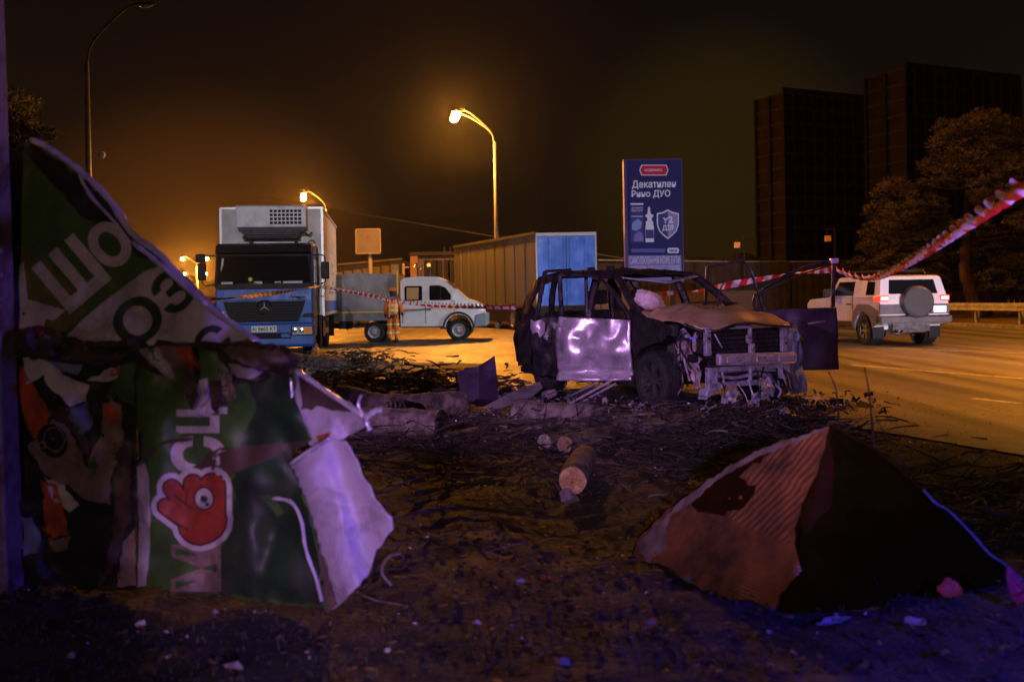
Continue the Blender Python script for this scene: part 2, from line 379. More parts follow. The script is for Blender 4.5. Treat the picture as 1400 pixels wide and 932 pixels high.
# small beacon-like lamp shapes near the dark pole
m = MB(); c_ = P(139, 212, 40); m.lathe([(0, -.08), (.13, -.05), (.15, .03), (.1, .1), (0, .1)], 12, 0, Matrix.Translation(c_)); m.box(c_.x - .32, c_.x + .02, c_.y - .03, c_.y + .03, c_.z - .02, c_.z + .04)
t = m.build('camera_dome', M_pole, smooth=False); tag(t, 'small pale unlit lamp hanging beside the dark lamp pole', 'lamp')
t.data.materials[0] = M_off
# ---------------------------------------------------------------- tower blocks on the right
M_tw = mat('tower_concrete', (.034, .024, .021), .9, col2=(.026, .019, .017), vs=.3)
M_twg = mat('tower_glass', (.012, .009, .010), .6)
M_twf = mat('tower_floor_edge', (.065, .05, .042), .9)
def tower(name_label, corner, ux, wx, uy, wy, H, nfx, nfy, floors):
    cx, cy = corner; a = math.atan2(ux[1], ux[0])
    t = thing('tower_block', name_label, 'building', (cx, cy, 0), a, 'dark tower blocks')
    m = MB(); m.box(.2, wx - .2, .2, wy - .2, 0, H); m.build('core', M_tw, t)
    fh = H / floors
    sl = MB(); sl.box(0, wx, 0, wy, -.12, .12); s0 = None
    for k in range(1, floors + 1):
        if s0 is None: s0 = sl.build('floor_slab', M_twf, t, loc=(0, 0, k * fh))
        else: c = s0.copy(); S.collection.objects.link(c); c.parent = t; c.location = (0, 0, k * fh)
    col = MB(); col.box(-.18, .18, -.22, .18, 0, H); c0 = None
    for k in range(nfx + 1):
        x_ = wx * k / nfx
        if c0 is None: c0 = col.build('column', M_tw, t, loc=(x_, 0, 0))
        else: c = c0.copy(); S.collection.objects.link(c); c.parent = t; c.location = (x_, 0, 0)
    for k in range(1, nfy + 1):
        c = c0.copy(); S.collection.objects.link(c); c.parent = t; c.location = (0, wy * k / nfy, 0)
    wn = MB(); ww = wx / nfx * .62; wn.box(-ww / 2, ww / 2, -.06, .06, -fh * .3, fh * .3)
    w0 = None
    for i in range(nfx):
        for k in range(floors):
            lc = (wx * (i + .5) / nfx, .17, (k + .5) * fh)
            if w0 is None: w0 = wn.build('window', M_twg, t, loc=lc)
            else: c = w0.copy(); S.collection.objects.link(c); c.parent = t; c.location = lc
    m = MB(); m.box(wx * .4, wx * .4 + 4, 2, 6, H, H + 1.2); m.build('roof_hut', M_tw, t)
    # parapet
    m = MB(); m.box(-.1, wx + .1, -.1, .15, H + .12, H + .8); m.build('parapet', M_tw, t)
    return t
q0 = P(1074, 300, 150); q1 = P(1196, 300, 158)
tower('lower dark tower block with pale rib lines left of the taller one', (q0.x, 150), (q1.x - q0.x, 8), math.hypot(q1.x - q0.x, 8), None, 6.5, 31.4, 9, 2, 14)
q0 = P(1241, 300, 140); q1 = P(1397, 300, 150)
tower('taller dark tower block behind the pine trees on the right', (q0.x, 140), (q1.x - q0.x, 10), math.hypot(q1.x - q0.x, 10), None, 7.5, 32.6, 12, 2, 15)
# ---------------------------------------------------------------- construction fence (right background)
M_fen = mat('fence_sheet', (.024, .020, .018), .9, col2=(.015, .013, .012), vs=1.5, bump=.3, bs=4)
ft = thing('site_fence', 'long dark sheet fence with a pale top rail behind the wreck and the tower blocks', 'fence')
fp = MB()
for k in range(6):
    x_ = k * .5; fp.add([(x_, 0, 0), (x_ + .18, -.02, 0), (x_ + .34, -.02, 0), (x_ + .5, 0, 0), (x_, 0, 3.3), (x_ + .18, -.02, 3.3), (x_ + .34, -.02, 3.3), (x_ + .5, 0, 3.3)], [(0, 1, 5, 4), (1, 2, 6, 5), (2, 3, 7, 6)])
f0 = fp.build('fence_panel', M_fen, ft, solid=.01)
fx0 = XatY(818, 62)
for k in range(14):
    o = f0 if k == 0 else f0.copy()
    if k: S.collection.objects.link(o); o.parent = ft
    o.location = (fx0 + k * 3.02, 62 + .10 * k, 0.25 * nz(k * .4) + .1)
m = MB(); m.tube(catmull([(fx0, 61.8, 3.6), (fx0 + 14, 62.6, 3.3), (fx0 + 28, 63.9, 3.5), (fx0 + 42, 65, 3.4)], 6), .05, 6); m.build('top_rail', M_pole, ft)
# mounds of earth behind the fence
M_mound = mat('site_earth', (.05, .038, .026), .95, col2=(.03, .024, .018), vs=.8, bump=.8, bs=4)
m = MB(); n_ = 60
for j in range(10):
    for i in range(n_):
        X_ = 6 + i * .75; q = j / 9
        m.v.append((X_, 66 + j * 1.3, max(0, (3.6 + 1.5 * nz(X_ * .10, 2) + .5 * nz(X_ * .5, 7) + .2 * nz(X_ * 2, j)) * math.sin(PI * min(1, q * .8 + .0)))))
for j in range(9):
    for i in range(n_ - 1): a = j * n_ + i; m.f.append((a, a + 1, a + n_ + 1, a + n_)); m.m.append(0)
struct(m.build('hill', M_mound, smooth=True))
M_dimlamp = mat('site_lamp_face', (.9, .45, .1), .5, emit=(1, .38, .05), estr=.045)
for px_, py_, lb in ((1008, 335, 'small dim orange lamp box on a bracket above the fence behind the wreck'), (1132, 326, 'small dim orange lamp box on a bracket nearest the tower blocks')):
    c = P(px_, py_, 61); t = thing('site_lamp', lb, 'lamp', (c.x, c.y, 0), 0, 'site lamps on the fence')
    m = MB(); m.box(-.17, .17, -.06, .1, c.z - .17, c.z + .17); m.build('lamp_box', M_dimlamp, t)
    m = MB(); m.cyl((.45, .1, 0), (.45, .1, c.z + .6), .05, 8); m.bar((.45, .1, c.z + .58), (-.25, .1, c.z + .58), .05, .05); m.bar((0, .1, c.z + .2), (0, .1, c.z + .6), .03, .03); m.build('bracket', M_fen, t)
# white yard frame at the right edge behind the pines
m = MB(); c = P(1392, 404, 52)
m.bar((c.x - .5, 52, .1), (c.x - .5, 52, c.z + .3), .06, .06); m.bar((c.x + 2.2, 52, .1), (c.x + 2.2, 52, c.z + .3), .06, .06); m.bar((c.x - .5, 52, c.z + .3), (c.x + 2.2, 52, c.z + .3), .06, .06); m.bar((c.x - .5, 52, .4), (c.x + 2.2, 52, .4), .06, .06)
for k in range(1, 9): m.bar((c.x - .5 + k * .3, 52, .4), (c.x - .5 + k * .3, 52, c.z + .3), .03, .03)
tag(m.build('metal_gate', M_galv), 'pale barred metal gate standing behind the pine trunks', 'gate')
# ---------------------------------------------------------------- low buildings on the left background
M_wl = mat('plaster_wall', (.28, .24, .20), .9, col2=(.20, .17, .15), vs=1)
M_wo = mat('ochre_wall', (.50, .30, .12), .9)
M_gl = mat('window_dark', (.02, .02, .024), .7)
M_glp = mat('gallery_pane', (.30, .27, .22), .35, col2=(.16, .14, .12), vs=.8)
M_rf = mat('flat_roof', (.07, .06, .055), .9)
Yb = 66
x0, x1, x2, x3 = XatY(470, Yb), XatY(549, Yb), XatY(573, Yb), XatY(632, Yb)
zt = P(600, 350, Yb).z
hb = thing('low_building', 'low plastered house with an ochre gable and dark windows behind the white crew cab', 'building')
m = MB(); m.box(x2, x3 + 3, Yb, Yb + 8, 0, zt); m.build('wall', M_wl, hb)
m = MB(); m.box(XatY(563, Yb), x2 - .004, Yb - .6, Yb + 8, 0, zt + .02); m.build('gable_wall', M_wo, hb)
m = MB(); m.box(x2 - .5, x3 + 3.2, Yb - .75, Yb + 8.2, zt + .03, zt + .25); m.build('roof', M_rf, hb)
for px_ in (589, 606, 622):
    c = P(px_, 371, Yb); m = MB(); m.box(c.x - .45, c.x + .45, Yb - .04, Yb + .03, c.z - .75, c.z + .75); w_ = m.build('window', M_gl, hb)
    m = MB(); m.bar((c.x - .5, Yb - .05, c.z - .8), (c.x + .5, Yb - .05, c.z - .8), .1, .07); m.bar((c.x, Yb - .06, c.z - .75), (c.x, Yb - .06, c.z + .75), .05, .05); m.build('frame', M_wl, w_)
gb = thing('glazed_gallery', 'long low glazed gallery with pale panes behind the grey canvas body', 'building')
m = MB(); m.prism([(x0 - 4, 0), (x1, 0), (x1, P(549, 355, Yb).z), (x0 - 4, P(470, 368, Yb).z)], Yb + .1, Yb + 7); m.build('wall', M_rf, gb)
pn = None
for k in range(14):
    xa = x1 - .42 - k * .62; zt_ = 3.2 - .03 * k + (.6 - .045 * k)
    mm = MB(); mm.box(-.26, .26, Yb, Yb + .08, zt_ - .95, zt_ - .1); mm.build('pane', M_glp, gb, loc=(xa, 0, 0))
m = MB(); m.bar((x0 - 4, Yb - .05, P(470, 368, Yb).z + .05), (x1 + .1, Yb - .05, P(549, 355, Yb).z + .05), .2, .12); m.build('eaves', M_wl, gb)
tag(MB().cyl((XatY(552, 50), 50, 0), (XatY(552, 50), 50, 3.2), .07, 8).bar((XatY(552, 50), 50, 3.0), (XatY(560, 50), 50, 3.0), .05, .05).build('yard_post', M_pole), 'thin dark post standing between the gallery and the ochre wall', 'post')
# dark low wall along the road behind van and trailer
tag(MB().box(-16, 14, 57, 57.4, 0, 1.55).build('yard_wall', M_rf), 'low dark boundary wall behind the van and the trailer', 'wall')
# square weathered board on a post
bd = thing('square_board', 'square weathered white board on a single post above the canvas body', 'signboard')
c = P(503.5, 330, 52); s_ = 33 / F * 52 / 2
M_board = mat('weathered_board', (.13, .12, .13), .8, col2=(.12, .10, .09), vs=2.2, vlo=.52, vhi=.60)
m = MB(); m.box(c.x - s_, c.x + s_, 51.95, 52.1, c.z - s_, c.z + s_); m.build('board', M_board, bd)
m = MB(); m.cyl((c.x + .05, 52.2, 0), (c.x + .05, 52.2, c.z + s_ * .6), .12, 10); m.build('post', M_pole, bd)
m = MB(); 
for a, b in (((-s_, -s_), (s_, -s_)), ((s_, -s_), (s_, s_)), ((s_, s_), (-s_, s_)), ((-s_, s_), (-s_, -s_))): m.bar((c.x + a[0], 51.93, c.z + a[1]), (c.x + b[0], 51.93, c.z + b[1]), .06, .06)
m.build('frame', M_wl, bd)
# overhead wires
wm = MB(); wm.tube(catmull([(-16, 62, 8), P(816, 347, 55), P(855, 351, 55), P(940, 344, 60), P(1200, 268, 75), (60, 100, 25)], 6), .018, 4)
tag(wm.build('overhead_cable', mat('cable', (.05, .045, .04), .6)), 'thin overhead cable running from the trailer past the pylon to the towers', 'cable')
# ---------------------------------------------------------------- pines
M_bark = mat('pine_bark', (.085, .040, .022), .9, col2=(.04, .022, .015), vs=10, bump=1, bs=20, stretch=(1, 1, .3))
M_need = [mat('pine_needles', (.105, .085, .030), .9, spec=.1), mat('pine_needles_lit', (.15, .12, .04), .9, spec=.1), mat('pine_needles_shaded', (.05, .045, .018), .9, spec=.1)]  # light and shade of the crown painted as paler and darker needles
def pine(label, base, H, clumps, trunk, seed, name='pine_tree'):
    rr = random.Random(seed); t = thing(name, label, 'tree', base, 0, 'pines behind the guard rail')
    tm = MB(); tp = [Vector(p) for p in trunk]; pts = catmull(tp, 5)
    tm.tube(pts, [.30 * (1 - .75 * i / len(pts)) + .02 for i in range(len(pts))], 9, jit=.06)
    cm = MB()
    for cx, cy, cz, r in clumps:
        c = Vector((cx, cy, cz)); q = min(pts, key=lambda p: (p - c).length + (3 if p.z > c.z else 0))
        mid = (q + c) / 2 + Vector((0, 0, -.15 * r)); tm.tube(catmull([q, mid, c], 4), [.09, .08, .075, .07, .06, .05, .04, .03, .02][:9], 5)
        for s_ in range(int(44 * r * r) + 14):
            while 1:
                d = Vector((rr.uniform(-1, 1), rr.uniform(-1, 1), rr.uniform(-1, 1)))
                if d.length < 1: break
            d = d.normalized() * (d.length ** .5)
            sc = c + Vector((d.x * r, d.y * r, d.z * r * .62)); sub = rr.uniform(.18, .36) * min(1.4, r)
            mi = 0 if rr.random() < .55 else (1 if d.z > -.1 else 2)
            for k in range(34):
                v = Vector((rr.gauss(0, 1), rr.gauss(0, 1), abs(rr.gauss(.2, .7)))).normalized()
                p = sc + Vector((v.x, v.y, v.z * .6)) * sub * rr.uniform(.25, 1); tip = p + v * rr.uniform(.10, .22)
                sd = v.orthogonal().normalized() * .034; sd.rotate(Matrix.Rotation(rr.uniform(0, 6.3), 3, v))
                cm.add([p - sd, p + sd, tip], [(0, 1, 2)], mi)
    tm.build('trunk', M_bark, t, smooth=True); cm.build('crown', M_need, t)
    return t
def cl(px, py, Y, bx, by): p = P(px, py, Y); return (p.x - bx, p.y - by)
def clumps_px(lst, Y, b, rr):
    o = []
    for px_, py_, r in lst:
        y = Y + rr.uniform(-1.6, 1.6); p = P(px_, py_, y); o.append((p.x - b[0], y - b[1], p.z - b[2], r * 1.18))
        if rr.random() < .8: o.append((p.x - b[0] + rr.uniform(-.9, .9), y - b[1] + rr.uniform(-.8, .8), p.z - b[2] + rr.uniform(-.7, .3), r * .9))
    return o
rr = random.Random(3)
b1 = (XatY(1262, 47), 47, .05)
pine('low bushy pine with its rounded crown left of the taller pine', b1, 6,
     clumps_px([(1225, 262, .75), (1250, 268, .7), (1212, 290, .8), (1240, 295, .95), (1270, 300, .9), (1205, 318, .7), (1228, 325, .9), (1258, 330, 1.), (1290, 325, .9), (1208, 345, .7), (1235, 352, .9), (1268, 360, .9), (1300, 352, .9), (1195, 366, .45), (1222, 372, .7), (1285, 385, .9), (1255, 388, .8)], 47, b1, rr),
     [(0, 0, 0), (.1, 0, 1.2), (0, .1, 3), (-.3, 0, 5), (-.4, 0, 5.8)], 11)
b2 = (XatY(1336, 45), 45, .05)
pine('tall pine with a flat layered crown and an orange lit upper trunk', b2, 9,
     clumps_px([(1310, 178, .6), (1340, 170, .8), (1370, 178, .8), (1300, 200, .8), (1330, 205, 1.), (1365, 205, 1.), (1395, 200, .9), (1290, 228, .8), (1312, 235, .9), (1345, 225, .8), (1288, 250, .4), (1375, 235, 1.), (1400, 240, 1.), (1360, 262, .9), (1392, 270, 1.), (1420, 262, 1.), (1430, 220, 1.), (1375, 300, .9), (1405, 310, .9), (1355, 290, .6)], 45, b2, rr),
     [(-.05, 0, 0), (-.25, 0, 1.0), (-.55, 0, 2.2), (-.45, 0, 3.6), (-.35, 0, 5.2), (-.1, 0, 7.0), (.3, 0, 8.6)], 12)
b3 = (XatY(1352, 46), 46.4, .05)
pine('dark drooping pine with hanging foliage beneath the taller crown', b3, 5,
     clumps_px([(1345, 335, .8), (1375, 335, .9), (1320, 315, .7), (1405, 340, .9), (1380, 365, .8), (1360, 385, .7), (1385, 395, .7), (1320, 345, .6), (1405, 375, .8), (1348, 362, .6), (1310, 375, .45)], 45.6, b3, rr),
     [(0, 0, 0), (.1, 0, 1.2), (.3, 0, 2.2), (.4, .1, 3.6), (.2, 0, 4.4)], 13)
b4 = (-17.2, 34, 0)
pine('dim tree crown peeking out between the post and the panel tip', (-17.2, 34, 0), 6,
     clumps_px([(8, 150, .9), (22, 172, .6), (18, 192, .8), (38, 188, .35), (5, 210, .9), (-20, 170, 1.)], 34, b4, rr), [(0, 0, 0), (0, 0, 4), (.2, 0, 6.8)], 14)
# ================================================================== VEHICLES
random.seed(21)
M_tyre = mat('tyre_rubber', (.012, .012, .012), .85, col2=(.024, .022, .022), vs=20, spec=.3)
M_rim = mat('steel_rim', (.42, .41, .40), .45, .6, col2=(.25, .24, .23), vs=14)
M_blk = mat('black_plastic', (.012, .012, .013), .6, col2=(.018, .017, .017), vs=12, spec=.3)
M_chas = mat('chassis_steel', (.05, .042, .036), .75, .2, col2=(.03, .026, .022), vs=9)
M_glass = mat('dark_vehicle_glass', (.010, .010, .012), .06, spec=.6)
def wheel(parent, x, y, r=.36, w=.24, spokes=0, rimmat=None, rz=0, name='wheel', hub=None, z=None):
    """axis along local y; outer face towards -y"""
    M = Matrix.Translation((x, y, r if z is None else z)) @ Matrix.Rotation(rz, 4, 'Z')
    e_ = bpy.data.objects.new(name, None); S.collection.objects.link(e_); e_.parent = parent; e_.matrix_local = M
    t = MB(); h = w / 2
    t.lathe([(r * .62, -h * .8), (r * .70, -h), (r * .90, -h * .98), (r * .97, -h * .8), (r, -h * .5), (r, h * .5), (r * .97, h * .8), (r * .9, h), (r * .62, h)], 36)
    for k in range(36):
        a = 2 * PI * k / 36; c, s_ = math.cos(a) * r, math.sin(a) * r
        for yy in (-h * .75, -h * .1, h * .35): 
            q = Matrix.Translation((c, yy + h * .18, s_)) @ Matrix.Rotation(-a, 4, 'Y'); t.box(-.004, .008, -h * .17, h * .17, -r * .055, r * .055, 0, q)
    t.build('tyre', M_tyre, e_, smooth=False)
    g = MB(); rm_ = rimmat or M_rim
    g.lathe([(r * .64, -h * .82), (r * .60, -h * .6), (r * .58, h * .4), (r * .60, h * .8)], 32)
    if spokes:
        for k in range(spokes):
            a = 2 * PI * k / spokes
            for da in (-.16, .16): g.bar((math.cos(a) * r * .12, -h * .55, math.sin(a) * r * .12), (math.cos(a + da) * r * .61, -h * .68, math.sin(a + da) * r * .61), .030, .03, up=(0, 1, 0))
        g.lathe([(0, -h * .62), (r * .16, -h * .6), (r * .17, -h * .3)], 16)
        g.lathe([(0, h * .1), (r * .58, h * .1)], 24)
    else:
        g.lathe([(0, -h * .75), (r * .16, -h * .74), (r * .2, -h * .45), (r * .38, -h * .30), (r * .52, -h * .52), (r * .6, -h * .55)], 32)
        for k in range(8):
            a = 2 * PI * k / 8; g.cyl((math.cos(a) * r * .28, -h * .46, math.sin(a) * r * .28), (math.cos(a) * r * .28, -h * .30, math.sin(a) * r * .28), .018, 6)
    g.build('rim', rm_, e_, smooth=False)
    return e_
def put_text(body, size, M, m, parent, name='lettering', bold=0., sx=1., space=1., depth=.004, align='CENTER'):
    me = text_mesh(body, size, align, bold, space, sx); me.transform(M); me.materials.clear(); me.materials.append(m); me.name = name
    o = bpy.data.objects.new(name, me); S.collection.objects.link(o); o.parent = parent
    md = o.modifiers.new('s', 'SOLIDIFY'); md.thickness = depth; md.offset = 0
    return o
FRONT = Matrix(((1, 0, 0, 0), (0, 0, -1, 0), (0, 1, 0, 0), (0, 0, 0, 1)))     # text in the x-z plane facing -y
# ---------------------------------------------------------------- refrigerated truck
M_tb = mat('truck_blue_paint', (.022, .110, .46), .48, col2=(.018, .09, .38), vs=3, coat=0, bump=.05, bs=3)
M_tbw = mat('truck_box_white', (.62, .58, .52), .5, col2=(.46, .43, .38), vs=1.6, bump=.1, bs=2)
M_ru = mat('cooling_unit_white', (.74, .70, .70), .4, col2=(.6, .56, .55), vs=4)
M_grl = mat('grille_black', (.008, .008, .009), .6, spec=.2)
M_chr = mat('chrome', (.65, .65, .66), .15, 1.)
M_hl = mat('headlight_glass', (.75, .75, .72), .15, col2=(.45, .45, .42), vs=30)
M_amb = mat('amber_glass', (.9, .35, .03), .2)
M_pl = mat('plate_white', (.75, .74, .70), .5)
M_ink = mat('plate_ink', (.02, .02, .025), .6)
tx = P(363, 486, 24.3).x
tk = thing('refrigerated_truck', 'blue cab refrigerated truck with tall white box body facing the camera', 'truck', (tx, 24.3, 0), R(7.2))
W2 = 1.17
def cabfront(z):   # y of the cab front at height z
    return 0. if z < 1.45 else (z - 1.45) * .06 if z < 1.8 else .02 + (z - 1.8) * .20
m = MB()
prof = [(0.0, .50), (0.0, 1.45), (.02, 1.80), (.21, 2.66), (.30, 2.80), (.60, 2.88), (1.70, 2.90), (1.70, .75), (1.25, .72), (1.18, .50)]
m.prism(prof, -W2, W2, ax='x'); m.build('cab', M_tb, tk, bevel=.05)
m = MB(); m.prism([(-.03, .30), (-.08, .36), (-.08, .86), (-.02, .90), (.35, .90), (.35, .45), (.30, .30)], -W2 - .02, W2 + .02, ax='x'); m.build('bumper', M_tb, tk, bevel=.03)
m = MB(); m.add([(-W2 + .06, cabfront(1.84) - .012, 1.82), (W2 - .06, cabfront(1.84) - .012, 1.82), (W2 - .12, cabfront(2.56) - .012, 2.58), (-W2 + .12, cabfront(2.56) - .012, 2.58)], [(0, 1, 2, 3)]); m.build('windscreen', M_glass, tk, solid=.01)
m = MB(); 
for a, b in (((-1.13, 1.80), (1.13, 1.80)), ((-1.10, 2.62), (1.10, 2.62)), ((-1.13, 1.80), (-1.09, 2.62)), ((1.13, 1.80), (1.09, 2.62))): m.bar((a[0], cabfront(a[1]) - .02, a[1]), (b[0], cabfront(b[1]) - .02, b[1]), .05, .13)
m.build('windscreen_surround', M_blk, tk)
m = MB(); m.prism([(.02, 2.60), (-.10, 2.64), (.02, 2.80), (.30, 2.86), (.30, 2.6)], -1.14, 1.14, ax='x'); m.build('sun_visor', M_blk, tk, bevel=.01)
# things seen behind the windscreen
M_pap = mat('paper_white', (.6, .6, .58), .7)
for x0, x1, z_ in ((-1.02, -.75, 1.87), (-.25, -.05, 1.86), (.45, .92, 1.86), (.25, .40, 1.86)):
    m = MB(); m.box(x0, x1, cabfront(1.9) - .028, cabfront(1.9) - .02, z_ - .03, z_ + .04 + random.random() * .03); m.build('dashboard_paper', M_pap, tk)
m = MB(); m.lathe([(0, -.02), (.05, 0), (.055, .08), (0, .1)], 10, 0, Matrix.Translation((-.33, cabfront(1.95) - .045, 1.93)) @ Matrix.Rotation(PI / 2, 4, 'X')); m.build('dashboard_toy', mat('yellow_plastic', (.8, .65, .05), .4), tk)
m = MB(); 
m.bar((-.62, cabfront(1.9) - .03, 1.86), (.1, cabfront(2) - .03, 1.90), .02, .02); m.bar((.15, cabfront(1.9) - .03, 1.86), (.62, cabfront(2) - .03, 1.90), .02, .02); m.build('wiper', M_blk, tk)
m = MB(); m.bar((-1.05, cabfront(2.2) - .022, 1.9), (-.99, cabfront(2.4) - .03, 2.5), .012, .05); m.build('windscreen_strip', M_pap, tk)
# grille
m = MB(); m.prism([(-.98, 1.43), (.98, 1.43), (.90, 1.18), (.80, .93), (-.80, .93), (-.90, 1.18)], -.03, .01); gr_ = m.build('grille', M_grl, tk)
for k in range(6):
    z_ = 1.00 + k * .07; wd = .80 + (z_ - .93) * .32; m = MB(); m.box(-wd, wd, -.055, -.03, z_ - .012, z_ + .012); m.build('grille_bar', M_blk, gr_)
m = MB(); m.lathe([(.155, -.012), (.18, 0), (.155, .012), (.15, 0)], 28, 0, Matrix.Translation((0, -.075, 1.29)), closed=True)
for k in range(3):
    a = PI / 2 + k * 2 * PI / 3; m.prism([(math.cos(a + PI / 2) * .022, 1.29 + math.sin(a + PI / 2) * .022), (math.cos(a) * .158, 1.29 + math.sin(a) * .158), (math.cos(a - PI / 2) * .022, 1.29 + math.sin(a - PI / 2) * .022)], -.085, -.065)
m.build('badge', M_chr, gr_)
for s_ in (-1, 1):
    m = MB(); m.prism([(s_ * .95, 1.12), (s_ * 1.17, 1.12), (s_ * 1.17, 1.03), (s_ * .88, 1.03)], -.03, .0); m.build('headlight_trim', M_blk, tk)
    m = MB(); m.box(s_ * .90 - .24, s_ * .90 + .24, -.10, -.07, .61, .80); h_ = m.build('headlight', M_hl, tk, bevel=.01)
    m = MB(); m.box(s_ * .90 - .27, s_ * .90 + .27, -.095, -.07, .585, .825); m.build('headlight_frame', M_blk, h_)
    m = MB(); m.box(s_ * 1.04 - .085, s_ * 1.04 + .085, -.112, -.10, .635, .775); m.build('indicator', M_amb, h_)
    for q in (-.14, .02): m = MB(); m.lathe([(0, -.006), (.06, 0), (.062, .008)], 14, 0, Matrix.Translation((s_ * .86 + q, -.108, .705))); m.build('reflector', M_chr, h_)
m = MB(); m.box(-.60, .62, -.095, -.06, .52, .66); m.build('step_recess', M_grl, tk)
m = MB(); m.box(.40, .60, -.11, -.09, .55, .63); m.build('tow_cover', M_tb, tk)
m = MB(); m.box(-.31, .29, -.115, -.09, .685, .835); pl_ = m.build('number_plate', M_pl, tk)
put_text('AI 8602 KT', .115, Matrix.Translation((-.01, -.119, .76)) @ FRONT, M_ink, pl_, bold=.002, space=1.05)
put_text('Atego', .10, Matrix.Translation((.78, -.006, 1.53)) @ FRONT @ Matrix.Shear('XZ', 4, (.2, 0)), M_chr, tk, bold=.003, sx=1.6)
m = MB(); 
for x_ in (-.98, .98): m.bar((x_, -.004, 1.46), (x_, -.004, 1.78), .006, .012)
m.bar((-1.0, -.004, 1.455), (1.0, -.004, 1.455), .006, .012); m.build('panel_gap', M_blk, tk)
# mirrors
for s_ in (-1, 1):
    mr_ = MB(); x_ = s_ * 1.17
    mr_.tube([(x_, .15, 2.56), (x_ + s_ * .22, .05, 2.56), (x_ + s_ * .30, .02, 2.5), (x_ + s_ * .30, .02, 1.90), (x_ + s_ * .22, .03, 1.84), (x_, .12, 1.86)], .016, 6)
    a_ = mr_.build('mirror_arm', M_blk, tk)
    m = MB(); m.box(x_ + s_ * .30 - .10, x_ + s_ * .30 + .10, -.06, .04, 1.96, 2.38); m.build('mirror', M_blk, a_, bevel=.03)
    if s_ < 0: m = MB(); m.box(x_ - .30 - .14, x_ - .30 + .10, -.08, .04, 2.40, 2.60); m.build('mirror', M_blk, a_, bevel=.03)
    m = MB(); m.box(x_ - .003 if s_ > 0 else x_ - .01, x_ + .01 if s_ > 0 else x_ + .003, .25, 1.15, 1.75, 2.45); m.build('side_window', M_glass, tk)
    m = MB(); m.box(x_ - .012, x_ + .012, .22, 1.2, 1.0, 1.03); m.box(x_ - .012, x_ + .012, 1.2, 1.22, 1.0, 2.6); m.build('door_gap', M_blk, tk)
# box body
m = MB(); m.box(-1.30, 1.30, 1.85, 9.2, 1.04, 3.88); bx_ = m.build('box_body', M_tbw, tk, bevel=.02)
m = MB()
for x_ in (-1.30, 1.30): m.bar((x_, 1.84, 1.04), (x_, 1.84, 3.88), .06, .06, up=(1, 0, 0))
m.bar((-1.3, 1.84, 3.87), (1.3, 1.84, 3.87), .05, .05); m.bar((1.31, 1.84, 3.87), (1.31, 9.2, 3.87), .05, .06); m.bar((1.31, 1.84, 1.06), (1.31, 9.2, 1.06), .05, .08); m.build('corner_profile', mat('alu_profile', (.55, .53, .5), .4, .5), bx_)
m = MB(); m.box(1.302, 1.312, 1.9, 9.15, 1.10, 1.42); m.build('blue_band', M_tb, bx_)
M_prt = mat('faded_print', (.22, .20, .19), .6)
for k, t_ in enumerate(('REF',)): pass
RIGHT = Matrix(((0, 0, 1, 0), (1, 0, 0, 0), (0, 1, 0, 0), (0, 0, 0, 1)))
m = MB(); m.box(1.302, 1.308, 3.3, 7.9, 2.86, 3.30); m.build('faded_panel_print', mat('faded_print_pale', (.40, .36, .33), .6, col2=(.5, .46, .42), vs=3, vlo=.45, vhi=.5), bx_)
for k in range(4): m = MB(); m.box(1.302, 1.309, 6.4 + .1 * k, 6.9, 2.45 - k * .28, 2.56 - k * .28); m.build('small_print', M_prt, bx_)
m = MB(); m.box(1.302, 1.309, 4.4, 6.6, 1.62, 1.70); m.build('small_print', M_prt, bx_)
m = MB(); m.lathe([(.085, -.01), (.10, 0), (.085, .01), (.07, 0)], 16, 0, Matrix.Translation((1.02, 1.82, 2.93)), closed=True); m.build('hose_loop', M_blk, bx_)
# cooling unit
ru = MB(); ru.prism([(1.25, 3.33), (1.22, 3.86), (1.30, 3.90), (1.84, 3.90), (1.84, 3.33)], -.83, .93, ax='x'); u_ = ru.build('cooling_unit', M_ru, tk, bevel=.02)
cell = MB(); cell.box(-.038, .038, -.02, .02, -.033, .033); c0 = None
for i in range(8):
    for j in range(4):
        lc = (.06 + i * .102, 1.235, 3.44 + j * .10)
        if c0 is None: c0 = cell.build('vent_opening', M_grl, u_, loc=lc)
        else: c = c0.copy(); S.collection.objects.link(c); c.parent = u_; c.location = lc
m = MB()
for k in range(5): m.prism([(1.30 + k * .02, 3.33 - k * .05), (1.36 + k * .02, 3.31 - k * .05), (1.84, 3.30 - k * .05), (1.84, 3.32 - k * .05)], -.80 + k * .05, .90 - k * .05, ax='x')
m.build('lower_louvre', M_ru, u_)
m = MB()
for k in range(9): m.tube(catmull([(-.7 + k * .18, 1.45, 3.28), (-.6 + k * .18, 1.42, 3.12 + .04 * (k % 3)), (-.5 + k * .17, 1.5, 3.24)], 4), .02, 5)
m.box(-.55, -.47, 1.6, 1.84, 2.85, 3.3); m.box(.60, .68, 1.6, 1.84, 2.85, 3.3); m.tube(catmull([(.6, 1.5, 3.1), (.85, 1.5, 3.2), (.98, 1.6, 3.14), (1.06, 1.6, 3.22)], 4), .02, 6); m.box(-.7, .75, 1.45, 1.84, 3.05, 3.13); m.build('unit_pipework', M_chas, u_)
